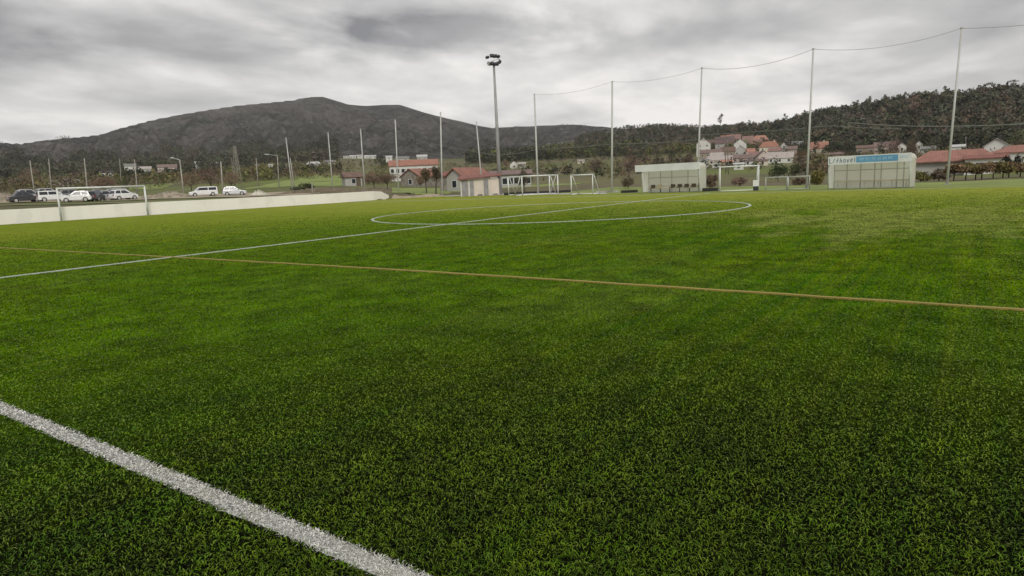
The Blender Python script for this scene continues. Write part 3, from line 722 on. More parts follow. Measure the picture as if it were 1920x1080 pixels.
P = spot(938, 80); T = at(926, 122, 80)
g = thing('floodlight_mast', 'tall grey floodlight mast with a ring of lamps beside the shed', 'floodlight', P)
MB().tube([(0, 0, -.2), T-P], .26, 12, .13).build('mast', mat('mast_steel', (.30, .30, .29), (.23, .23, .22), .5, 1., bmp=.03), g, smooth=True)
Hd = T-P
ringpts = [Hd+Vector((.75*math.cos(a), .75*math.sin(a), .35+.28*math.cos(a-.4))) for a in np.linspace(0, 2*math.pi, 15)]
MB().tube(ringpts, .05, 6).build('lamp_ring', m_galv, g)
for k in range(3):
    a = 2.09*k; MB().tube([Hd, Hd+Vector((.75*math.cos(a), .75*math.sin(a), .4))], .04, 6).build('bracket', m_galv, g)
fz = facing(P); Rz = Matrix.Rotation(fz, 3, 'Z')
for (x, y, z, yaw_, big, mm) in [(-.84, -.1, .72, 2.5, .9, m_dark), (-.22, .2, .98, .4, 1.15, m_dark), (.22, .25, .92, -.3, 1.1, m_dark), (.66, .05, .80, -1.1, 1.0, m_dark),
                             (.76, -.1, -.02, -1.0, 1.15, m_dark), (.40, -.3, -.32, -.3, 1.15, m_dark), (-.22, -.3, -.25, .3, 1.1, m_dark), (-.62, -.2, -.22, .9, 1.25, m_grayw)]:
    c = Hd+Rz @ Vector((x*.92, y, z*.82+.3)); L1 = MB(); s = .235*big
    q = Matrix.Rotation(fz+yaw_, 3, 'Z') @ Matrix.Rotation(-.6, 3, 'X')
    prof = [(-s, s*.72), (s, s*.72), (s*.75, -s*.45), (-s*.75, -s*.45)]
    vs = []
    for yy, k in ((-.16, 1.0), (.12, .8)):
        for (a, b_) in [(-s, -s*.7), (s, -s*.7), (s, s*.7), (-s, s*.7)]: vs.append(c+q @ Vector((a*k, yy, b_*k)))
    L1.add(vs, [(0, 1, 2, 3), (7, 6, 5, 4), (0, 4, 5, 1), (1, 5, 6, 2), (2, 6, 7, 3), (3, 7, 4, 0)])
    lm = L1.build('lamp_head', mm, g)
    MB().add([c+q @ Vector((a, -.163, b_)) for a, b_ in [(-s*.86, -s*.58), (s*.86, -s*.58), (s*.86, s*.58), (-s*.86, s*.58)]], [(0, 1, 2, 3)]).build('lens', m_glass, lm)

# ------------------------------------------------------------------ cars
def car(label, P, rz, L_=4.2, Wd=1.72, Hh=1.45, body=(.7, .7, .7), kind='hatch', group='cars parked behind the cream wall'):
    g = thing('parked_car', label, 'car', P, rz, group)
    mname = 'car_paint_%d_%d_%d' % tuple(int(c*100) for c in body)
    if mname in _mc: m = _mc[mname]
    else:
        m, t, b = newmat(mname); b.inputs['Base Color'].default_value = (*body, 1); b.inputs['Roughness'].default_value = .35; b.inputs['Coat Weight'].default_value = .5
        dn = noise(t, 4, 3); t.links.new(mixc(t, ramp(t, dn, [(.45, 0.), (.75, .25)]), body, (.25, .22, .17)), b.inputs['Base Color']); _mc[mname] = m
    h = L_/2
    low = [(-h, .30), (-h-.02, .55), (-h+.05, .80), (-h+.25, .88), (h*.42, .90), (h*.9, .74), (h, .62), (h+.02, .35), (h-.05, .24), (-h+.1, .24)]
    if kind == 'sedan': cab = [(-h*.68, .88), (-h*.42, Hh-.03), (-h*.1, Hh), (h*.08, Hh-.04), (h*.46, .90)]
    elif kind == 'van': cab = [(-h+.04, .82), (-h+.08, Hh-.05), (-h*.6, Hh), (h*.30, Hh-.02), (h*.62, .88)]
    else: cab = [(-h+.12, .86), (-h*.80, Hh-.10), (-h*.55, Hh), (h*.05, Hh-.02), (h*.45, .90)]
    def loft(poly, secs, name, mm, par):
        n = len(poly); vs = []; fs = []
        cz = sum(p[1] for p in poly)/n; cx = sum(p[0] for p in poly)/n
        for (y, sx, sz) in secs:
            for x, z in poly: vs.append((cx+(x-cx)*sx, y, cz+(z-cz)*sz))
        k = len(secs)
        for i in range(k-1):
            for j in range(n): fs.append((i*n+j, i*n+(j+1) % n, (i+1)*n+(j+1) % n, (i+1)*n+j))
        fs += [tuple(range(n)), tuple((k-1)*n+j for j in reversed(range(n)))]
        return MB().add(vs, fs).build(name, mm, par, bevel=.03)
    w = Wd/2
    loft(low, [(-w, .96, .88), (-w+.12, 1, 1), (w-.12, 1, 1), (w, .96, .88)], 'body', m, g)
    # cabin narrows towards the roof
    def cabin(poly, wl, wt, ztop, name, mm, ins=0., par=g):
        n = len(poly); vs = []
        for s in (-1, 1):
            for x, z in poly: tt = (z-.86)/(ztop-.86); vs.append((x, s*(wl+(wt-wl)*max(0, tt)-ins), z))
        return MB().add(vs, [tuple(range(n)), tuple(reversed(range(n, 2*n)))]+[(i, i+n, (i+1) % n+n, (i+1) % n) for i in range(n)]).build(name, mm, par)
    cabin(cab, w-.08, w-.24, Hh, 'cabin', m, 0)
    # glazing, slightly proud of the cabin
    xm = (cab[1][0]+cab[-2][0])/2
    def sidewin(x0, x1, x2, x3, s):
        zb, zt_ = .92, Hh-.13
        yb = w-.08+(w-.24-(w-.08))*(zb-.86)/(Hh-.86)+.006; yt = w-.08+(w-.24-(w-.08))*(zt_-.86)/(Hh-.86)+.006
        MB().add([(x0, s*yb, zb), (x1, s*yb, zb), (x2, s*yt, zt_), (x3, s*yt, zt_)], [(0, 1, 2, 3)]).build('side_window', m_glass, g)
    a0 = cab[0][0]; a1 = cab[1][0]; b0 = cab[-1][0]; b1 = cab[-2][0]
    for s in (-1, 1):
        sidewin(a0+.16, xm-.05, xm-.05, a1+.12, s); sidewin(xm+.05, b0-.16, b1-.06, xm+.05, s)
    def endwin(x0, z0, x1, z1, name, off):
        wb = w-.16; wt = w-.32
        dx, dz = x1-x0, z1-z0; k0, k1 = .12, .88
        p0 = (x0+dx*k0+off, z0+dz*k0+.004); p1 = (x0+dx*k1+off, z0+dz*k1+.004)
        MB().add([(p0[0], -wb, p0[1]), (p0[0], wb, p0[1]), (p1[0], wt, p1[1]), (p1[0], -wt, p1[1])], [(0, 1, 2, 3)]).build(name, m_glass, g)
    endwin(b0, cab[-1][1], b1, cab[-2][1], 'windscreen', .015); endwin(a0, cab[0][1], a1, cab[1][1], 'rear_window', -.015)
    for sx in (-h*.62, h*.64):
        for s in (-1, 1):
            wn = MB().tube([(sx, s*(w-.20), .31), (sx, s*(w+.012), .31)], .31, 18).build('wheel', m_tyre, g)
            MB().tube([(sx, s*(w+.013), .31), (sx, s*(w+.02), .31)], .19, 12).build('rim', m_galv, wn)
    for s in (-1, 1):
        MB().box((h-.10, s*(w-.35)-.16, .60), (h+.005, s*(w-.35)+.16, .72)).build('headlight', m_wpaint, g)
        MB().box((-h-.03, s*(w-.22)-.11, .62), (-h+.06, s*(w-.22)+.11, .80)).build('tail_light', mat('tail_red', (.25, .02, .02), rough=.3, bmp=0), g)
        MB().box((h*.34, s*(w+.02)-.09, .90), (h*.42, s*(w+.02)+.09, 1.02)).build('wing_mirror', m, g)
    MB().box((h-.02, -.26, .36), (h+.03, .26, .47)).build('number_plate', m_wpaint, g)
    return g
def park(u, D, dz, label, yaw_, **k):
    P = spot(u, D); k['L_'] = k.get('L_', 4.2)*.87; car(label, P+Vector((0, 0, dz)), facing(P)+yaw_, **k)
WH = (.74, .75, .74); SV = (.34, .35, .36); DK = (.03, .033, .04); GR = (.16, .165, .17)
park(382, 99, 0, 'white estate car parked alone behind the wall, left of the bright hatchback', math.pi+.12, L_=4.5, Hh=1.45, body=WH, kind='van')
park(441, 103, 0, 'pale silver hatchback parked right of the white estate car', -.1, L_=3.9, Hh=1.45, body=(.62, .64, .66))
park(47, 86, 0, 'black low car parked at the left end of the row', .25, L_=4.2, body=DK, kind='sedan')
park(58, 94, .15, 'grey hatchback behind the black low car', .3, L_=4.0, Hh=1.6, body=SV)
park(100, 87, 0, 'white car beside the black one, left of the goal post', .15, L_=3.9, body=WH, kind='van')
park(95, 96, .2, 'silver car behind the white ones left of the goal', .3, L_=4.2, Hh=1.6, body=SV)
park(146, 86, 0, 'white hatchback seen just inside the left goal post', math.pi-.2, L_=3.9, body=WH)
park(140, 96, .2, 'grey car behind the white hatchback inside the goal', .2, L_=4.3, Hh=1.5, body=GR)
park(179, 88, 0, 'dark green-black small car in the middle of the goal frame', 1.2, L_=3.8, body=DK)
park(202, 90, 0, 'mid grey car with dark lower half, right of the dark small car', .15, L_=4.1, body=SV)
park(190, 99, .2, 'dark car behind the grey ones in the goal frame', .1, L_=4.4, Hh=1.5, body=GR, kind='sedan')
park(232, 90, 0, 'white hatchback at the right end of the left row', .5, L_=3.8, body=WH)
park(228, 99, .2, 'silver estate car behind the last white hatchback', .2, L_=4.3, Hh=1.5, body=SV, kind='van')

# ------------------------------------------------------------------ houses
ROOFS = {}
def roofm(key, c):
    l_ = sum(c)/3; c = tuple(.86*(q*.82+l_*.18) for q in c)
    if key not in _mc:
        m, t, b = newmat('roof_'+key); g_ = t.nodes.new('ShaderNodeTexCoord')
        wv = t.nodes.new('ShaderNodeTexWave'); wv.inputs['Scale'].default_value = 1.6; wv.inputs['Distortion'].default_value = .6
        t.links.new(g_.outputs['Object'], wv.inputs[0])
        n_ = noise(t, .9, 6, .7)
        x_ = ramp(t, n_, [(.3, tuple(q*.62 for q in c)), (.55, c), (.75, tuple(min(1, q*1.18) for q in c))])
        x_ = mixc(t, ramp(t, wv.outputs['Fac'], [(.0, .35), (.4, 0.)]), x_, tuple(q*.5 for q in c))
        t.links.new(x_, b.inputs['Base Color']); b.inputs['Roughness'].default_value = .85
        bump(t, b, wv.outputs['Fac'], .6, .08); _mc[key] = m
    return _mc[key]
RC = {'orange': (.42, .17, .10), 'rose': (.33, .18, .15), 'salmon': (.50, .22, .14), 'dusty': (.25, .16, .14), 'pale': (.50, .43, .39), 'grey': (.24, .24, .22), 'maroon': (.17, .105, .10),
      'brown': (.21, .12, .085), 'red': (.38, .15, .10), 'white': (.60, .60, .57), 'dark': (.05, .05, .05), 'darkred': (.30, .10, .07)}
WC = {'white': (.64, .63, .59), 'cream': (.62, .56, .44), 'grey': (.40, .39, .36), 'tan': (.30, .25, .19), 'pink': (.50, .42, .37), 'stone': None}
def wallm(k):
    return m_stone if k == 'stone' else mat('house_wall_'+k, WC[k], tuple(x*.82 for x in WC[k]), .85, .3, bmp=.1)
def house(label, u0, u1, vr, ve, D, roof, wall, gable=False, dep=None, skew=0., wins=None, door=False, chim=0, cat='house', name='house', over=.3, base=None, group=None, hip=False, rows=1):
    u = (u0+u1)/2; P = spot(u, D); s = D/FPX; W = (u1-u0)*s*.96/max(.6, math.cos(abs(skew)))
    he = max(1.9, hgt(P, ve)); hr = max(he+.6, hgt(P, vr)); 
    if base: P.z = base; he = hgt(P, ve); hr = max(he+.4, hgt(P, vr))
    dep = dep or max(4., W*.6)
    g = thing(name, label, cat, P, facing(P)+skew, group)
    x = W/2; wm = wallm(wall); rm = roofm(roof, RC[roof])
    if gable:
        MB().add([(-x, 0, -1), (x, 0, -1), (x, 0, he), (0, 0, hr-.1), (-x, 0, he), (-x, dep, -1), (x, dep, -1), (x, dep, he), (0, dep, hr-.1), (-x, dep, he)],
                 [(0, 1, 2, 3, 4), (9, 8, 7, 6, 5), (0, 5, 6, 1), (1, 6, 7, 2), (4, 9, 5, 0)]).build('wall', wm, g)
        mb = MB(); th = .16; sl_ = (hr-he)/x
        for sg in (-1, 1):
            a = (sg*(x+over), he-over*sl_); b_ = (0, hr)
            mb.add([(a[0], -over, a[1]), (b_[0], -over, b_[1]), (b_[0], dep+over, b_[1]), (a[0], dep+over, a[1]), (a[0], -over, a[1]+th), (b_[0], -over, b_[1]+th), (b_[0], dep+over, b_[1]+th), (a[0], dep+over, a[1]+th)],
                   [(0, 1, 2, 3), (7, 6, 5, 4), (0, 4, 5, 1), (2, 6, 7, 3), (0, 3, 7, 4)])
        mb.build('roof', rm, g)
    else:
        MB().box((-x, 0, -1.2), (x, dep, he)).build('wall', wm, g)
        y2 = dep/2; hx = min(x*.45, y2) if hip else 0; th = .14
        A = [(-x-over, -over, he-.02), (x+over, -over, he-.02), (x+over, dep+over, he-.02), (-x-over, dep+over, he-.02)]
        A2 = [(p[0], p[1], p[2]+th) for p in A]; rr = [(-x-over+hx*1.0+(0 if hip else 0), y2, hr), (x+over-hx, y2, hr)]
        MB().add(A+A2+rr, [(3, 2, 1, 0), (0, 1, 5, 4), (1, 2, 6, 5), (2, 3, 7, 6), (3, 0, 4, 7), (4, 5, 9, 8), (6, 7, 8, 9), (5, 6, 9), (7, 4, 8)]).build('roof', rm, g)
    wn = wins if wins is not None else max(1, int(W/3.2))
    nr = 2 if (he > 5 and rows == 1) else rows
    for r_ in range(nr):
        zz = he-1.9-r_*2.7
        if zz < .2 and r_: break
        zz = max(zz, .5)
        for k in range(wn):
            xx = -x+W*(k+.5)/wn
            f_ = MB().box((xx-.48, -.045, zz), (xx+.48, .0-.002, zz+1.15)).build('window', m_wpaint if wall != 'white' else m_grayw, g)
            MB().box((xx-.40, -.052, zz+.08), (xx+.40, -.046, zz+1.07)).build('pane', m_glass, f_)
    if door: MB().box((x*.55-.5, -.05, 0), (x*.55+.5, -.002, 2.05)).build('door', mat('old_door', (.12, .09, .06), rough=.7), g)
    for k in range(chim):
        cx = x*(.5-.9*k); MB().box((cx-.3, dep*.5-.3, he), (cx+.3, dep*.5+.3, hr+.7)).build('chimney', wm, g)
    return g
GV = 'terracotta roofed village houses on the right slope'
house('small pale pink roofed house with white walls at the left end of the right village', 1306, 1332, 259, 270, 420, 'pale', 'white', gable=True, group=GV)
house('house with a big dusty maroon roof at the top left of the right village', 1341, 1376, 256, 270, 455, 'maroon', 'grey', group=GV)
house('rose roofed house highest in the village above the maroon roof', 1364, 1388, 252, 262, 500, 'rose', 'pink', group=GV)
house('white gabled house in the middle of the village with dark opening', 1376, 1399, 261, 270, 425, 'white', 'white', gable=True, wins=1, group=GV)
house('pale green-white roofed house directly below the white gabled one', 1375, 1402, 274, 283, 385, 'white', 'grey', gable=True, skew=.3, group=GV)
house('small rose roofed house right behind the white gable', 1392, 1412, 255, 263, 490, 'rose', 'white', group=GV)
house('pinkish red roofed house right of the white gable', 1400, 1425, 262, 272, 440, 'rose', 'pink', skew=-.3, chim=1, group=GV)
house('salmon hip roofed house at the top right of the village', 1410, 1440, 254, 263, 500, 'salmon', 'cream', hip=True, group=GV)
house('bright orange roofed house with a cream wall, right part of the village', 1424, 1460, 265, 276, 405, 'orange', 'cream', hip=True, chim=1, group=GV)
house('long tan building low at the left of the village', 1312, 1352, 280, 287, 370, 'dusty', 'tan', wins=4, group=GV)
house('brown roofed barn between the tan building and the green-white roof', 1350, 1378, 276, 285, 375, 'brown', 'tan', group=GV)
house('long beige roofed building along the bottom of the village', 1326, 1372, 292, 301, 310, 'pale', 'cream', wins=3, group=GV)
house('white walled low cottage at the bottom left of the village by the net pole', 1308, 1328, 298, 303, 290, 'grey', 'white', group=GV)
house('dusty pink roofed house centre bottom of the village', 1372, 1410, 289, 298, 325, 'dusty', 'pink', chim=1, group=GV)
house('red roofed house squeezed right of the dusty pink one', 1402, 1424, 284, 293, 345, 'rose', 'white', skew=.3, group=GV)
house('maroon roofed house with a pink gable near the right end', 1421, 1443, 283, 293, 340, 'maroon', 'pink', gable=True, skew=.35, group=GV)
house('wide pale grey roofed house with white eaves at the lower right of the village', 1438, 1486, 285, 297, 300, 'pale', 'white', wins=3, dep=9, group=GV)
house('long low white shed under the village above the training goal', 1376, 1394, 306, 310, 230, 'white', 'white', wins=1, group=GV, name='shed', cat='shed')
house('small grey and white house right of the orange roof', 1462, 1477, 267, 275, 425, 'grey', 'white', gable=True, wins=1, group=GV)
house('grey stone house among brown trees at the right end of the village', 1480, 1505, 265, 272, 440, 'grey', 'stone', group=GV)
house('tall cream house with orange roof behind the dusty maroon roof', 1352, 1366, 254, 262, 500, 'orange', 'cream', group=GV)
house('small tan house with brown roof at the top left corner of the village', 1322, 1342, 262, 268, 480, 'brown', 'tan', group=GV)
house('pale yellow house right of the green-white roof', 1402, 1416, 278, 285, 380, 'salmon', 'cream', skew=.3, group=GV)
house('white house with rose roof below the bright orange roof', 1440, 1462, 277, 284, 370, 'rose', 'white', skew=-.25, group=GV)
house('cream terrace house with pale roof in the left middle of the village', 1332, 1356, 286, 293, 340, 'pale', 'cream', group=GV)
house('small white outhouse under the long beige roof', 1336, 1350, 303, 307, 270, 'grey', 'white', gable=True, wins=1, group=GV)
house('salmon roofed cottage at the lower middle of the village', 1352, 1374, 299, 305, 285, 'salmon', 'tan', group=GV)
house('white fronted house with maroon roof in front of the dusty pink one', 1392, 1412, 299, 305, 280, 'maroon', 'white', group=GV)
house('dark roofed cream house at the bottom right of the village', 1420, 1440, 298, 304, 275, 'dusty', 'cream', group=GV)
house('tan farmhouse right of the small grey and white house', 1478, 1494, 274, 280, 400, 'dusty', 'tan', group=GV)
house('salmon roofed house standing apart right of the second net pole', 1519, 1549, 266, 279, 390, 'salmon', 'cream', chim=1, wins=2, skew=-.2)
house('low cottage with pale roof below the lone salmon roof', 1548, 1580, 286, 290, 300, 'dusty', 'tan', wins=2)
house('small white house seen above the lettered dugout', 1683, 1698, 268, 274, 300, 'rose', 'white', gable=True, wins=1)
house('narrow white house right of the small one above the dugout', 1716, 1728, 265, 271, 310, 'pale', 'white', gable=True, wins=1)
house('grey corrugated shed behind the big red roof', 1728, 1752, 274, 280, 240, 'grey', 'grey', wins=0, name='shed', cat='shed')
house('white walled low house with grey roof left of the chimney', 1782, 1806, 271, 276, 230, 'white', 'white', wins=1)
house('brown roofed cottage above the blue band of the dugout', 1606, 1640, 272, 278, 330, 'brown', 'tan', wins=2)
house('pinkish roofed house among trees above the lettered dugout', 1640, 1676, 266, 275, 320, 'dusty', 'pink', wins=2)

# big red roofed house on the right
house('white gabled upper house with round window rising behind the long red roof', 1846, 1886, 261, 274, 150, 'pale', 'white', gable=True, dep=10, wins=0)
P = spot(1866, 149.8); 
g_ = house('large white house with sweeping red tile roof at the right edge', 1868, 2010, 270, 285, 112, 'red', 'white', dep=11, wins=3, hip=True)
house('long open sided outbuilding with red tile roof behind the rightmost net pole', 1722, 1856, 281, 303.5, 95, 'red', 'grey', dep=8, wins=0, hip=True, over=.6, name='outbuilding', cat='outbuilding')
house('low white wing with dark windows under the red roof right of the net pole', 1812, 1878, 291, 298, 90, 'darkred', 'white', dep=4, wins=4, over=.35)

# centre left
house('white house with orange tile roof and a row of windows in the centre left', 731, 824, 299, 311, 190, 'orange', 'white', wins=9, dep=9, rows=1)
house('old stone barn with red tile roof in front of the white house', 752, 788, 318, 331, 140, 'red', 'stone', gable=True, skew=-.6, dep=8, wins=1, name='barn', cat='barn')
house('grey walled hut with brown tile roof behind the wall', 648, 680, 322, 333, 145, 'brown', 'grey', gable=False, skew=.2, wins=1, door=True, name='hut', cat='hut')
house('grey gabled cottage with red roof just behind the shed', 838, 868, 317, 331, 96, 'red', 'grey', gable=True, skew=-.7, dep=6.5, wins=1, name='cottage', cat='cottage')
house('red roofed lean-to left of the grey gabled cottage', 826, 846, 322, 331, 104, 'darkred', 'stone', wins=0, name='lean_to', cat='outbuilding')
house('long low pale building with reddish roof behind the stored goals', 918, 998, 319, 328, 112, 'dusty', 'grey', wins=7, dep=5)
house('white house beside a bare tree above the stored goals', 956, 972, 302, 308, 380, 'rose', 'white', gable=True, wins=1)
house('pale long roofed farm building right of the white house above the goals', 970, 986, 304, 308, 390, 'pale', 'grey', wins=1)
house('tiny pale cottage in the far meadows above the narrow training goal', 1083, 1096, 299, 303, 420, 'pale', 'cream', wins=1)
GL = 'houses scattered at the foot of the hill'
house('large white flat roofed house between two pale poles', 574, 604, 303, 308, 430, 'white', 'white', wins=4, hip=True, group=GL)
house('grey roofed house right of the white one, behind a pale pole', 608, 630, 300, 304, 470, 'grey', 'white', group=GL)
for k, (a, b_, v, c) in enumerate([(628, 640, 291, 'white'), (644, 655, 292, 'pale'), (656, 668, 291, 'white'), (670, 680, 290, 'pale'), (683, 693, 291, 'white'), (694, 705, 291, 'white')]):
    house('white distant house, %s from the left in the row under the hill' % ORD[k], a, b_, v, v+2.6, 790, c, 'white', group='row of white houses under the hill', over=.5)
house('wide pale building at the right end of the row under the hill', 782, 802, 290, 294, 600, 'white', 'grey', group=GL)
house('grey-green roofed barn right of the dark round tree', 742, 768, 293, 297, 560, 'grey', 'grey', wins=2, group=GL)
house('white house at the hill foot right of the dark round tree', 724, 736, 292, 295, 600, 'white', 'white', group=GL)
house('white house with dark roof behind the goal crossbar', 190, 213, 320, 324, 320, 'dark', 'white', wins=2, group=GL)
house('small white cottage left of the pinkish farm', 236, 256, 307, 312, 480, 'grey', 'white', group=GL)
house('low grey cottage between the white cottage and the pink farm', 262, 284, 312, 317, 450, 'pale', 'grey', group=GL)
house('pinkish farm building with long roof on the left slope', 298, 332, 308, 314, 430, 'dusty', 'pink', wins=4, group=GL)
house('small cream house right of the pink farm', 345, 362, 318, 322, 400, 'grey', 'cream', group=GL)
house('distant pale cottage above the white estate car', 366, 375, 303, 306, 620, 'white', 'white', group=GL)
house('distant pale barn above the parked hatchback', 384, 410, 304, 307, 620, 'pale', 'grey', group=GL)
house('grey gabled house right of the lattice mast', 474, 492, 306, 312, 430, 'grey', 'tan', gable=True, group=GL)
house('tiny white cottage left of the leftmost pale net pole', 504, 512, 312, 315, 480, 'white', 'white', group=GL)
house('grey cottage behind the leftmost pale net pole', 530, 548, 312, 315.5, 450, 'grey', 'grey', group=GL)
house('long low pale greenhouse across the fields at the left', 62, 146, 337, 340, 250, 'white', 'white', wins=0, dep=6, name='greenhouse', cat='greenhouse', group=GL)
house('far white farmhouse above the greenhouse', 126, 137, 301, 304, 900, 'grey', 'white', wins=1, group=GL)
house('far small white farmhouse right of the other one', 150, 158, 300, 303, 900, 'grey', 'white', wins=1, group=GL)

# the shed at the corner
P = spot(900, 77); P.z = -.02
sc_ = 77/FPX; g = thing('changing_shed', 'low cream and grey shed with red roof at the foot of the floodlight mast', 'shed', P, facing(P)-.05)
W = 72*sc_; x = W/2; he = hgt(P, 336)
m_sc = mat('shed_cream', (.66, .58, .50), (.52, .46, .40), .85, .8); m_sd = mat('shed_grey_door', (.30, .29, .29), (.22, .21, .21), .6, 2.)
MB().box((-x, 0, 0), (x, 3.2, he)).build('wall', m_sc, g)
for a, b_ in ((-.92, -.60), (-.50, -.30), (.22, .46)):
    d_ = MB().box((a*x, -.05, .05), (b_*x, -.002, he-.12)).build('door', m_sd, g)
    MB().box((b_*x-.14, -.08, 1.0), (b_*x-.10, -.052, 1.14)).build('handle', m_dark, d_)
for a in (-.56, -.99): MB().box((a*x, -.04, 0), (a*x+.09, -.003, he-.03)).build('pilaster', m_wpaint, g)
MB().box((-x-.002, .2, .05), (-x-.05, 2.9, he-.1)).build('side_cladding', m_sd, g)
MB().add([(-x-.3, -.35, he-.06), (x+.3, -.35, he+.25), (x+.3, 3.5, he+.55), (-x-.3, 3.5, he+.35), (-x-.3, -.35, he+.06), (x+.3, -.35, he+.37), (x+.3, 3.5, he+.67), (-x-.3, 3.5, he+.47)],
         [(3, 2, 1, 0), (4, 5, 6, 7), (0, 1, 5, 4), (1, 2, 6, 5), (2, 3, 7, 6), (3, 0, 4, 7)]).build('roof', roofm('darkred', RC['darkred']), g)
for u in (900, 929):
    Q = spot(u, 75.5); Q.z = 0; o = MB().add([(-.35, -.2, 0), (.35, -.2, 0), (.38, .2, 0), (-.3, .25, 0), (-.2, -.1, .22), (.25, -.08, .26), (.2, .15, .24), (-.2, .12, .18)],
      [(3, 2, 1, 0), (4, 5, 6, 7), (0, 1, 5, 4), (1, 2, 6, 5), (2, 3, 7, 6), (3, 0, 4, 7)]).build('rubble_heap', m_stone)
    o.location = Q; tag(o, 'small heap of stones at the %s of the shed wall' % ('middle foot' if u == 900 else 'right foot'), 'stones')

# ------------------------------------------------------------------ utility poles, street lamps
def upole(label, u, vt, D, m=m_cpole, r=.13, kind='pole', u1=None, arm=None, name=None):
    P = spot(u, D); h = hgt(P, vt); T = at(u1 if u1 else u-h*.02*FPX/D*1.0, vt, D)
    g = thing(name or ('street_lamp' if kind == 'lamp' else 'utility_pole'), label, 'street lamp' if kind == 'lamp' else 'pole', P, 0, 'poles and lamps along the road behind the car park')
    MB().tube([(0, 0, -.3), T-P], r, 8, r*.7).build('shaft', m, g, smooth=True)
    RR = Vector((R0.x, R0.y, 0))
    if kind == 'lamp':
        s = arm or -1; a = T-P; b_ = a+RR*(s*1.6)+Vector((0, 0, .35))
        MB().tube([a, b_], .05, 6).build('arm', m_galv, g)
        MB().tube([b_, b_+RR*(s*.8)+Vector((0, 0, .08))], .14, 6, .09).build('lamp_head', m_grayw, g)
    elif kind == 'cross':
        a = T-P-Vector((0, 0, .4)); MB().tube([a-RR*.9, a+RR*.9], .06, 6).build('crossarm', m_dark, g)
        for s in (-.8, 0, .8): MB().tube([a+RR*s, a+RR*s+Vector((0, 0, .25))], .05, 6).build('insulator', m_dark, g)
    return g
upole('concrete pole above the dark car at the far left', 66, 301, 118, u1=56)
upole('thin concrete pole left of the goal', 97, 297, 150, u1=91)
upole('pole carrying a transformer bracket behind the goal crossbar', 165, 297, 115, u1=158, kind='cross')
upole('faint grey pole between the goal posts', 228, 297, 190, u1=224, r=.1)
upole('pale pole at the right goal post', 258, 299, 130, u1=252)
upole('tall bent street lamp left of the white estate car', 345, 300, 108, u1=337, kind='lamp', arm=-.6)
upole('concrete pole between the two lone white cars', 418, 303, 106, u1=414)
upole('leaning weathered pole above the pale hatchback', 440, 296, 160, u1=434, m=m_wpole)
upole('pole right of the hatchback with a knee bend', 484, 296, 170, u1=480, m=m_cpole)
upole('street lamp with long left arm near the leftmost net pole', 523, 292, 150, u1=520, kind='lamp', arm=-1.2)
upole('dark thin pole touching the leftmost net pole', 553, 296, 112, u1=544, m=m_cpole, r=.11)
upole('short thick post in front of the dark thicket behind the wall', 586, 341, 95, u1=585, r=.13)
upole('thin dark mast above the red roofed cottage', 872, 285, 200, u1=870, m=m_wpole, r=.12)
upole('electricity pole with crossarm in the right village', 1361, 249, 200, u1=1359, m=m_wpole, kind='cross', r=.16)
upole('wooden pole in front of the right village, right of the crossarm pole', 1366, 262, 180, u1=1364, m=m_wpole, r=.14)
upole('aerial mast on the slope behind the big red roof', 1812, 256, 190, u1=1811, m=m_cpole, r=.07, kind='cross')
P = spot(447, 210); h = hgt(P, 275); g = thing('lattice_mast', 'tall grey lattice mast standing among the fields at the left', 'mast', P, .4)
cor = [(-1, -1), (1, -1), (1, 1), (-1, 1)]
for cx, cy in cor: MB().tube([(cx*.8, cy*.8, 0), (cx*.25, cy*.25, h)], .07, 5).build('leg', m_cpole, g)
for k in range(9):
    z0 = h*k/9; z1 = h*(k+1)/9; a = .8-.55*k/9; b_ = .8-.55*(k+1)/9; mb = MB()
    for i in range(4):
        p, q = cor[i], cor[(i+1) % 4]; mb.tube([(p[0]*a, p[1]*a, z0), (q[0]*b_, q[1]*b_, z1)], .045, 4)
    mb.build('bracing', m_cpole, g)

# ------------------------------------------------------------------ vegetation
def clump_cloud(cen, rad, n, size, flat=1., rs=None, wiry=False):
    """n leaf-clump triangles spread through ellipsoids; cen (k,3) rad (k,3)"""
    rs = rs or rng; k = len(cen); idx = rs.integers(0, k, n)
    d = rs.normal(size=(n, 3)); d /= np.linalg.norm(d, axis=1)[:, None]; r = rs.random(n)**.45
    c = cen[idx]+d*rad[idx]*r[:, None]
    a = rs.normal(size=(n, 3)); a /= np.linalg.norm(a, axis=1)[:, None]
    b_ = np.cross(a, rs.normal(size=(n, 3))); b_ /= np.linalg.norm(b_, axis=1)[:, None]
    s = size*rs.uniform(.6, 1.4, (n, 1)); sb = s*(.22 if wiry else .8)
    V = np.stack([c-a*s, c+a*s*.9+b_*sb*.3, c+b_*sb*1.1], 1).reshape(-1, 3); F = np.arange(3*n).reshape(-1, 3)
    return V, F
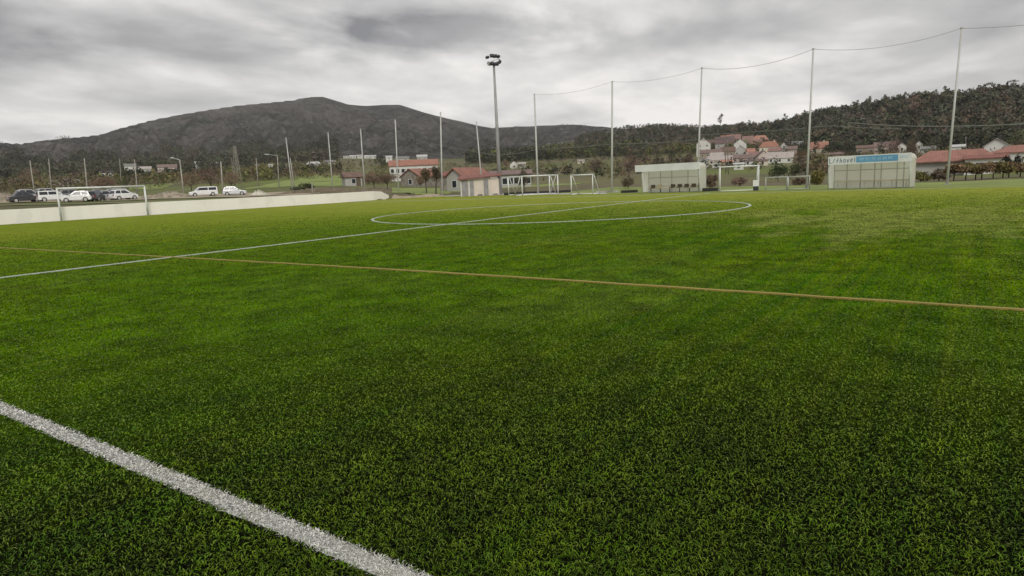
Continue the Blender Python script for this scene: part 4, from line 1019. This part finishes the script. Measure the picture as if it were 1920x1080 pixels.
def forest(name, X, Y, Z, H, kinds, label, cat, ntri=34, zoff=0):
    """one mass of small trees; X.. arrays, kinds: list of (tint, crown_low, crown_wid, wiry)"""
    Vs, Ts = [], []; n = len(X); fld = np.sin(X*.021+Y*.013)+np.sin(Y*.027-X*.009+1.3)+.7*np.sin(X*.06+Y*.05)+rng.normal(0, .75, n); kk = np.clip(((fld+2.2)/4.4*len(kinds)).astype(int), 0, len(kinds)-1)
    for q in range(len(kinds)):
        sel = np.where(kk == q)[0]; tint, low, wid, wiry = kinds[q]
        if not len(sel): continue
        m_ = len(sel); N_ = m_*ntri; i = np.repeat(sel, ntri); h = H[i]
        d = rng.normal(size=(N_, 3)); d /= np.linalg.norm(d, axis=1)[:, None]; r = rng.random(N_)**.4
        mid = (1+low)/2; c = np.stack([X[i]+d[:, 0]*r*h*wid, Y[i]+d[:, 1]*r*h*wid, Z[i]+h*(mid+d[:, 2]*r*(1-low)/2)], 1)
        # lumpy crowns
        c[:, 0] += .12*h*np.sin(i*3.1+c[:, 2]*.9); 
        a = rng.normal(size=(N_, 3)); a /= np.linalg.norm(a, axis=1)[:, None]; b_ = np.cross(a, rng.normal(size=(N_, 3))); b_ /= np.linalg.norm(b_, axis=1)[:, None]
        s = (h*.13*rng.uniform(.6, 1.4, N_))[:, None]; sb = s*(.3 if wiry else .9)
        V = np.stack([c-a*s, c+a*s*.8, c+b_*sb], 1).reshape(-1, 3)
        tt = np.array(tint)[None, :]*rng.uniform(.72, 1.3, (m_, 1)); tt = tt*(1+rng.uniform(-.12, .12, (m_, 3)))
        Vs.append(V); Ts.append(np.repeat(np.repeat(tt, ntri, 0), 3, 0))
        # trunks
        xx, yy, zz, hh_ = X[sel], Y[sel], Z[sel], H[sel]; w_ = hh_*.018
        tv = np.stack([np.stack([xx-w_, yy, zz-1], 1), np.stack([xx+w_, yy, zz-1], 1), np.stack([xx, yy, zz+hh_*.8], 1)], 1).reshape(-1, 3)
        Vs.append(tv); Ts.append(np.repeat(np.full((m_, 3), .05), 3, 0))
    V = np.concatenate(Vs); T_ = np.concatenate(Ts)
    return stuff(npmesh(name, V, np.arange(len(V)).reshape(-1, 3), m_leaf, tint=T_), label, cat)
EUC = (.112, .112, .074); PINE = (.075, .080, .048); BARE = (.175, .130, .098); OLV = (.15, .15, .058); DKG = (.052, .058, .034)
def scatter_polar(n, u0, u1, d0, d1, pw=1.):
    a = rng.uniform(az_of_u(u0), az_of_u(u1), n); tt = rng.random(n)
    d = d0+(d1-d0)*tt**pw
    return a, d, CX+d*np.sin(a), CY+d*np.cos(a)
# right-hand woods
a, _, X, Y = scatter_polar(9500, 1080, 2300, 0, 1); u = u_of_az(a); tt = rng.random(len(a))
d = fdW(u)-20+(rdW(u)+15-fdW(u)+20)*tt; X = CX+d*np.sin(a); Y = CY+d*np.cos(a); Z = zW(a, d)
hh2 = rng.uniform(6, 11.5, len(a))*np.interp(u, [1000, 1400, 1560, 1900], [.55, .62, 1.1, .95]); 
hh2 = hh2*np.where(tt > .82, .72, 1.)*(1+.28*np.sin(X*.045+Y*.03)*np.sin(Y*.06-X*.02))
forest('woodland', X, Y, Z-.5, hh2, [(EUC, .25, .26, False), (PINE, .35, .30, False), (BARE, .3, .28, True), (DKG, .1, .28, False), (EUC, .4, .2, False)], 'mixed eucalyptus and bare woodland covering the right ridge', 'woodland', 40)
# dark lower edge of those woods
a, _, X, Y = scatter_polar(1700, 1150, 2300, 0, 1); u = u_of_az(a); d = fdW(u)+rng.uniform(-60, 25, len(a)); X = CX+d*np.sin(a); Y = CY+d*np.cos(a)
forest('woodland_edge', X, Y, terr_z(X, Y)-.5, rng.uniform(4, 9, len(a)), [(DKG, 0, .35, False), (PINE, .1, .35, False), (BARE, .1, .4, True), (OLV, .1, .4, False)], 'dark trees along the foot of the right ridge', 'woodland', 44)
# scrub on the mountain
a, d, X, Y = scatter_polar(13000, -250, 1250, 850, 2350, .8); Z = zB(a, d)
msk_ = d < rdB(u_of_az(a))*.955
forest('hillside_scrub', X[msk_], Y[msk_], Z[msk_]-1, rng.uniform(3, 8, msk_.sum()), [((.030, .033, .026), 0, .6, False), ((.045, .042, .037), 0, .8, False), ((.022, .026, .020), .1, .4, False)], 'dark scrub and pines scattered over the hill', 'scrub', 10)
# woods at the foot of the mountain (dark band on the left)
a, d, X, Y = scatter_polar(3200, -300, 640, 620, 1050); Z = np.where(d > 860, zB(a, d), terr_z(X, Y))
forest('valley_woods', X, Y, Z-.5, rng.uniform(6, 13, len(a)), [(DKG, 0, .4, False), (PINE, .1, .4, False), ((.11, .09, .07), .1, .4, True), (EUC, .1, .35, False)], 'dark woods along the foot of the hill at the left', 'woodland', 30)
a, d, X, Y = scatter_polar(1100, 880, 1200, 560, 900)
forest('valley_woods', X, Y, terr_z(X, Y)-.5, rng.uniform(6, 13, len(a)), [(DKG, 0, .4, False), (PINE, .1, .4, False), (OLV, .1, .4, False)], 'dark woods in the middle of the valley above the stored goals', 'woodland', 36)
# hedges and scrub in the valley
a, d, X, Y = scatter_polar(2300, -250, 1180, 150, 640)
k = (np.sin(X*.045+Y*.02)*np.sin(Y*.05-X*.013) > -.05) & ~((d < 230) & (u_of_az(a) > 470) & (u_of_az(a) < 660)); X, Y, d = X[k], Y[k], d[k]
forest('valley_scrub', X, Y, terr_z(X, Y)-.3, rng.uniform(1.5, 4.2, len(X)), [(BARE, 0, .6, True), (OLV, 0, .6, False), ((.18, .125, .085), 0, .7, True), (DKG, 0, .5, False)], 'brown hedges and scrub between the valley fields', 'scrub', 40)
a, d, X, Y = scatter_polar(1900, 1180, 2200, 140, 520)
ua = u_of_az(a); k = ((d > 190) | (ua > 1480)) & ~((ua > 1296) & (ua < 1500) & (d < 520) & (rng.random(len(a)) < .82)); X, Y = X[k], Y[k]
forest('valley_scrub', X, Y, terr_z(X, Y)-.3, rng.uniform(1.5, 5., len(X)), [(BARE, 0, .55, True), (OLV, 0, .55, False), ((.19, .13, .09), 0, .6, True), (DKG, 0, .5, False)], 'brown trees and scrub among the village houses', 'scrub', 44)

a, d, X, Y = scatter_polar(620, -60, 640, 240, 420)
forest('valley_scrub', X, Y, terr_z(X, Y)-.3, rng.uniform(2.5, 6., len(X)), [(BARE, 0, .5, True), (OLV, 0, .5, False), ((.15, .11, .08), 0, .6, True), (DKG, 0, .45, False)], 'brown hedgerow trees before the far left houses', 'scrub', 44)
# individual trees
def tree(label, u, D, vt, wpx, tint, kind='leafy', trunk=.25, name='tree', group=None, n=520, uneven=1., cat='tree'):
    P = spot(u, D); h = hgt(P, vt); w_ = wpx*D/FPX/2; g = thing(name, label, cat, P, random.uniform(0, 6), group)
    mb = MB(); th = h*(trunk+.25); lean = Vector((random.uniform(-.06, .06)*h, random.uniform(-.06, .06)*h, 0))
    mb.tube([(0, 0, -.3), tuple(lean*.4+Vector((0, 0, th*.5))), tuple(lean+Vector((0, 0, th)))], max(.06, h*.03), 7, max(.04, h*.016))
    cs = []; K = 7 if kind != 'umbrella' else 6
    for i in range(K):
        q = 2*math.pi*i/K+random.uniform(-.4, .4)
        zc_ = h*(trunk+(1-trunk)*random.uniform(.3, .82)) if kind != 'umbrella' else h*.86
        rr_ = w_*random.uniform(.35, .68)*uneven
        c = Vector((math.cos(q)*rr_, math.sin(q)*rr_, zc_))+lean; cs.append(c)
        mb.tube([tuple(lean*.6+Vector((0, 0, th*random.uniform(.6, .98)))), tuple(c*.6+Vector((0, 0, zc_*.35))), tuple(c)], h*.012, 4, h*.005)
    mb.build('trunk', m_bark if kind != 'vine' else m_darkbark, g)
    cs.append(Vector((0, 0, h*.84))+lean); cen = np.array([list(c) for c in cs])
    if kind == 'umbrella': rad = np.tile([w_*.5, w_*.5, h*.10], (len(cs), 1))
    else: rad = np.tile([w_*.5, w_*.5, h*(1-trunk)*.30], (len(cs), 1))*rng.uniform(.7, 1.15, (len(cs), 1))
    rad[-1, 2] = h*.16 if kind != 'umbrella' else h*.12
    n = int(n*(2.0 if kind == 'bare' else 1.)); size = max(.12, .9*D/FPX)*(2.4 if kind == 'bare' else 1.25)
    V, F = clump_cloud(cen, rad, n, size, wiry=(kind == 'bare'))
    V[:, 2] = np.maximum(V[:, 2], .05)
    T_ = np.repeat(1.5*np.array(tint)[None, :]*rng.uniform(.55, 1.5, (n, 1)), 3, 0)
    npmesh('crown', V, F, m_leaf, parent=g, tint=T_)
    return g
BR = (.17, .12, .085)
tree('big rounded brown bare tree at the far left above the parked cars', 62, 190, 316, 62, BR, 'bare', .1)
tree('reddish brown bare thicket tree left of the pale goal-side pole', 198, 170, 330, 50, (.13, .08, .06), 'bare', .05)
tree('small dark green conifer right of the goal crossbar', 236, 150, 330, 22, (.045, .06, .018), 'leafy', .0, n=380)
tree('brown bare tree between street lamp and white estate car', 360, 140, 322, 42, BR, 'bare', .1)
tree('large brown bare tree above the gap between the white cars', 398, 135, 314, 50, (.115, .078, .056), 'bare', .1)
tree('brown bare tree behind the pale hatchback', 435, 150, 322, 36, BR, 'bare', .1)
tree('dark green bush at the foot of the leftmost net pole', 571, 104, 344, 52, (.030, .036, .014), 'leafy', .0, name='bush', cat='bush', n=700)
tree('dark dense round tree under the hill right of a pale pole', 717, 330, 290, 26, (.016, .022, .014), 'leafy', .05, n=500)
tree('olive bushy tree below the dark round tree', 712, 165, 308, 46, (.10, .095, .040), 'leafy', .05, n=600)
tree('brown bare orchard tree left of the cream wall end', 702, 120, 322, 44, (.14, .10, .07), 'bare', .12)
tree('brown bare orchard tree against the end of the cream wall', 727, 115, 326, 40, (.12, .085, .06), 'bare', .12)
tree('pruned tree with dark trunk left of the two by the gravel', 800, 92, 317, 24, (.11, .085, .05), 'bare', .35, n=420)
tree('pruned tree with thick dark trunk nearest the pale net pole', 817, 90, 312, 24, (.10, .08, .05), 'bare', .4, n=420)
tree('bare bush left of the old stone barn roof', 788, 128, 330, 18, BR, 'bare', .0, name='bush', cat='bush', n=260)
tree('brown tree with dark bushes beside the white house above the goals', 950, 350, 300, 14, BR, 'bare', .1, n=240)
tree('reddish bare tree left of the plain dugout', 1180, 160, 288, 44, (.12, .075, .06), 'bare', .1)
tree('dark shrubby tree left of the fourth net pole', 1118, 190, 300, 34, (.075, .055, .042), 'bare', .05)
tree('dark evergreen above the plain dugout roof', 1262, 270, 282, 16, (.022, .028, .014), 'leafy', .05, n=320)
tree('small dark evergreen left above the plain dugout', 1232, 280, 288, 14, (.03, .032, .018), 'leafy', .05, n=260)
tree('brown bare tree above the right end of the plain dugout', 1290, 230, 288, 30, (.10, .07, .05), 'bare', .1)
tree('dark green rounded shrub behind the mini goals', 1459, 95, 312, 44, (.030, .042, .018), 'leafy', .0, n=800, name='bush', cat='bush')
tree('dark bush against the second net pole at the left', 1492, 110, 308, 34, (.036, .042, .020), 'leafy', .0, n=600, name='bush', cat='bush')
tree('olive yellow shrub between the second net pole and the lettered dugout', 1532, 60, 319, 30, (.13, .115, .04), 'leafy', .0, n=700, name='bush', cat='bush')
tree('tall brown tree behind the second net pole', 1500, 260, 283, 34, (.095, .06, .04), 'bare', .1)
tree('dark evergreen right of the lone salmon roof', 1556, 330, 270, 30, (.03, .034, .02), 'leafy', .05, n=500)
tree('dark rounded evergreen behind the lettered dugout', 1590, 260, 266, 34, (.028, .030, .016), 'leafy', .05, n=500)
tree('tall dark evergreen above the blue fascia', 1648, 280, 256, 26, (.025, .030, .015), 'leafy', .05, n=500)
tree('pinkish brown bare tree above the dugout right end', 1676, 250, 262, 34, (.14, .09, .075), 'bare', .1)
tree('brown tree between the two small white houses', 1708, 240, 258, 24, (.11, .08, .055), 'bare', .1)
tree('bushy grey-brown tree behind the big red roof', 1752, 200, 254, 40, (.075, .068, .045), 'leafy', .1, n=620)
tree('palm-like bushy tree at the right edge above the red roof', 1906, 170, 243, 34, (.095, .10, .045), 'leafy', .2, n=620)
tree('dark shrub against the white wall at the right edge', 1888, 78, 291, 20, (.022, .026, .018), 'leafy', .0, n=360, name='bush', cat='bush')
tree('dark shrub by the right house wall, nearer its white wing', 1908, 79, 289, 18, (.022, .026, .018), 'leafy', .0, n=360, name='bush', cat='bush')
tree('olive shrub between the lettered dugout and the rightmost pole', 1726, 62, 322, 42, (.105, .10, .035), 'leafy', .0, n=700, name='bush', cat='bush')
tree('brown bare shrub just left of the rightmost pole', 1760, 62, 318, 34, (.11, .085, .06), 'bare', .0, n=520, name='bush', cat='bush')
tree('bare brown shrub right of the plain dugout', 1330, 66, 330, 34, (.13, .095, .07), 'bare', .0, n=420, name='bush', cat='bush')
tree('bare twiggy shrub left of the plain dugout', 1178, 74, 335, 26, (.11, .09, .06), 'bare', .0, n=300, name='bush', cat='bush')
tree('thin bare shrub inside the frame of the middle training goal', 1388, 68, 334, 36, (.14, .10, .075), 'bare', .0, n=300, name='bush', cat='bush')
tree('bare twiggy shrub behind the mini goals', 1500, 66, 335, 30, (.12, .09, .06), 'bare', .0, n=300, name='bush', cat='bush')
tree('dark leaning tree trunk behind the wide training goals', 985, 84, 318, 26, (.10, .085, .06), 'bare', .1, n=260)
# vines of the pergola at the right
for k in range(11):
    u = 1792+k*17+random.uniform(-5, 5)
    tree('dark trunked vine, %s from the left in the row beside the rightmost pole' % ORD[k], u, 58+.3*k+random.uniform(0, 2), 307+random.uniform(-3, 2)-.03*k, 42, (.13, .11, .045) if k % 3 else (.15, .105, .06), 'vine', .34, name='vine', cat='vine', group='vines in the pergola row at the right edge', n=1500, uneven=1.0)
# skyline trees of the right ridge
us_ = [1350, 1404, 1432, 1470, 1506, 1528, 1575, 1601, 1625, 1652, 1690, 1716, 1748, 1764, 1790, 1822, 1845, 1864, 1888, 1914]
vt_ = [216, 226, 228, 214, 208, 207, 198, 193, 182, 179, 174, 173, 169, 163, 168, 167, 156, 163, 151, 160]
for k, (u, v_) in enumerate(zip(us_, vt_)):
    D = float(rdW(np.array(float(u))))*math.cos(az_of_u(u)-YAW)-6; P = at(u, HZ(u), D); a_ = math.atan2(P.x-CX, P.y-CY); dd_ = math.hypot(P.x-CX, P.y-CY)
    P.z = float(zW(np.array(a_), np.array(dd_))); h = max(6, hgt(P, v_)); um = k in (16, 18)
    lab = 'umbrella shaped pine, tallest at the right end of the wooded skyline' if k == 18 else 'small flat topped pine left of the tall umbrella pine' if k == 16 else 'thin tree on the wooded ridge skyline, %s from the left' % ORD[k]
    g = thing('ridge_tree', lab, 'tree', P, 0, 'trees standing out on the right ridge')
    h *= 1.06; w_ = h*(.42 if um else .26); MB().tube([(0, 0, -2), (.1, 0, h*.9)], h*.02, 5, h*.008).build('trunk', m_bark, g)
    if um: cen = np.array([[0, 0, h*.9], [w_*.5, 0, h*.84], [-w_*.5, 0, h*.84]]); rad = np.array([[w_*.6, w_*.6, h*.1]]*3)
    else:
        cen = np.array([[random.uniform(-.3, .3)*w_, random.uniform(-.3, .3)*w_, h*z_] for z_ in (.5, .68, .82, .92)]); rad = np.array([[w_*.7, w_*.7, h*.11], [w_*.8, w_*.8, h*.10], [w_*.6, w_*.6, h*.09], [w_*.4, w_*.4, h*.08]])
    V, F = clump_cloud(cen, rad, 150, h*.055)
    npmesh('crown', V, F, m_leaf, parent=g, tint=np.repeat(np.array(EUC)[None]*rng.uniform(.6, 1.1, (150, 1)), 3, 0))

# ------------------------------------------------------------------ fields, verge, mounds
def patch(name, quad, m, label, lift=.06, nx=26, ny=14, rough=0.):
    """quad of (u, D) corners near-left, near-right, far-right, far-left, laid on the terrain"""
    Q = [spot(u, D) for u, D in quad]; V = []; 
    for j in range(ny+1):
        for i in range(nx+1):
            s, t_ = i/nx, j/ny; p = (Q[0]*(1-s)+Q[1]*s)*(1-t_)+(Q[3]*(1-s)+Q[2]*s)*t_
            ed = math.sin(i*2.1)*.006+math.sin(j*1.7)*.006
            x, y = p.x, p.y; V.append((x, y, (tz(x, y)+lift if (x < -42.6) else -.4)+rough*random.random()*math.sin(math.pi*s)*math.sin(math.pi*t_)))
    F = [(j*(nx+1)+i, j*(nx+1)+i+1, (j+1)*(nx+1)+i+1, (j+1)*(nx+1)+i) for j in range(ny) for i in range(nx)]
    return struct(npmesh(name, np.array(V), np.array(F), m, smooth=True), label)
patch('meadow', [(455, 150), (640, 150), (655, 215), (535, 215)], m_field, 'bright green meadow behind the leftmost net poles', nx=40)
patch('meadow', [(548, 190), (650, 180), (690, 260), (570, 270)], m_field, 'green meadow below the white flat roofed house', .12)
patch('meadow', [(735, 92), (868, 88), (872, 130), (735, 130)], m_field, 'green meadow behind the pruned trees')
patch('meadow', [(940, 88), (1190, 78), (1190, 125), (940, 125)], m_field, 'green meadow behind the stored goals', nx=40)
patch('meadow', [(1300, 74), (1540, 66), (1530, 150), (1300, 170)], m_field, 'green meadow behind the middle training goal', nx=40)
patch('meadow', [(1690, 60), (1800, 57), (1800, 80), (1690, 80)], m_field, 'green strip of grass behind the rightmost net pole')
patch('meadow', [(240, 180), (300, 180), (330, 240), (250, 240)], m_field, 'narrow green terrace on the left slope')
patch('ploughed_slope', [(1172, 260), (1302, 250), (1302, 420), (1172, 420)], mat('ploughed_soil', (.20, .155, .11), (.11, .09, .055), .9, .12, bmp=.5), 'brown ploughed slope above the plain dugout', .2)
patch('verge', [(-120, 61), (545, 72), (560, 84), (-120, 72)], m_verge, 'rough green grass verge behind the cream wall', .05, 60, 8)
patch('car_park', [(-150, 80), (600, 92), (600, 112), (-150, 104)], m_gravel, 'sandy gravel car park behind the wall', .08, 60, 10)
def mound(name, u0, u1, D, vt, dep, m, label, cat, seed, nx=44, ny=12, rough=.25):
    """long heap with a rough top"""
    A, B = spot(u0, D), spot(u1, D); d = B-A; L_ = math.hypot(d.x, d.y); ex = Vector((d.x, d.y, 0)).normalized(); ey = Vector((-ex.y, ex.x, 0))
    mid = (A+B)/2; H_ = hgt(mid, vt); rs = random.Random(seed); V = []
    for j in range(ny+1):
        for i in range(nx+1):
            s, t_ = i/nx, j/ny; p = A+ex*(L_*s)+ey*(dep*t_)
            e = (max(0, math.sin(math.pi*s))**.45)*(max(0, math.sin(math.pi*t_))**.7)
            z = tz(p.x, p.y)-.1+e*(H_*(.8+.2*math.sin(s*9+seed))+rs.uniform(-rough, rough)*H_*.6); V.append((p.x-mid.x, p.y-mid.y, z-mid.z))
    F = [(j*(nx+1)+i, j*(nx+1)+i+1, (j+1)*(nx+1)+i+1, (j+1)*(nx+1)+i) for j in range(ny) for i in range(nx)]
    o = npmesh(name, np.array(V), np.array(F), m, smooth=False); o.location = mid; return tag(o, label, cat)
mound('gravel_mound', 728, 835, 82, 362.5, 5, m_gravel, 'low sandy gravel mound at the end of the cream wall', 'mound', 1, rough=.12)
m_rub = mat('rubble_stones', (.34, .29, .22), (.13, .11, .075), .9, 1.3, bmp=.6)
mound('rubble_bank', 243, 352, 92, 358, 3.5, m_rub, 'brown rubble bank between the goal and the street lamp', 'bank', 2, 70, 10, .3)
mound('rubble_bank', -60, 32, 90, 362, 4, m_rub, 'pale rubble bank at the far left edge', 'bank', 3, 70, 10, .35)
mound('rubble_bank', 463, 500, 99, 357, 2.5, mat('pale_boulders', (.55, .53, .45), (.25, .23, .17), .9, 1.2, bmp=.5), 'heap of pale boulders right of the hatchback', 'bank', 4, 30, 8, .6)
mound('earth_bank', 500, 735, 100, 352, 3, mat('brown_earth', (.16, .125, .085), (.08, .065, .04), .95, .8, bmp=.5), 'brown earth bank with dry weeds behind the cream wall', 'bank', 5, 90, 8, .35)
# stone kerb pieces, mostly dark, behind the far edge
def low_wall(u0, u1, D, h, m, label):
    A, B = spot(u0, D), spot(u1, D); A.z = B.z = -.05; d = B-A; o = MB().box((0, 0, 0), (d.length, .2, h)).build('low_wall', m)
    o.location = A; o.rotation_euler = (0, 0, math.atan2(d.y, d.x)); return tag(o, label, 'wall')
m_dk = mat('dark_block', (.035, .033, .030), (.02, .02, .018), .9, 2.)
low_wall(945, 1072, 74, .35, m_dk, 'dark low kerb wall behind the stored goals')
low_wall(1165, 1196, 62, .3, m_dk, 'short dark kerb left of the plain dugout')
low_wall(1318, 1350, 55, .35, m_dk, 'short dark kerb between plain dugout and training goal')
low_wall(1118, 1160, 66, .25, m_conc, 'pale kerb at the foot of the fourth net pole')

# ------------------------------------------------------------------ air
hb = MB().box((-3600, -3600, -32), (3600, 3600, 420)); hm = bpy.data.materials.new('air'); hm.use_nodes = True; ht = hm.node_tree; ht.nodes.clear()
ho = ht.nodes.new('ShaderNodeOutputMaterial'); hv = ht.nodes.new('ShaderNodeVolumePrincipled'); hv.inputs['Color'].default_value = (.92, .93, .95, 1); hv.inputs['Density'].default_value = .00008
hv.inputs['Anisotropy'].default_value = .3; ht.links.new(hv.outputs[0], ho.inputs['Volume'])
stuff(hb.build('haze', hm))
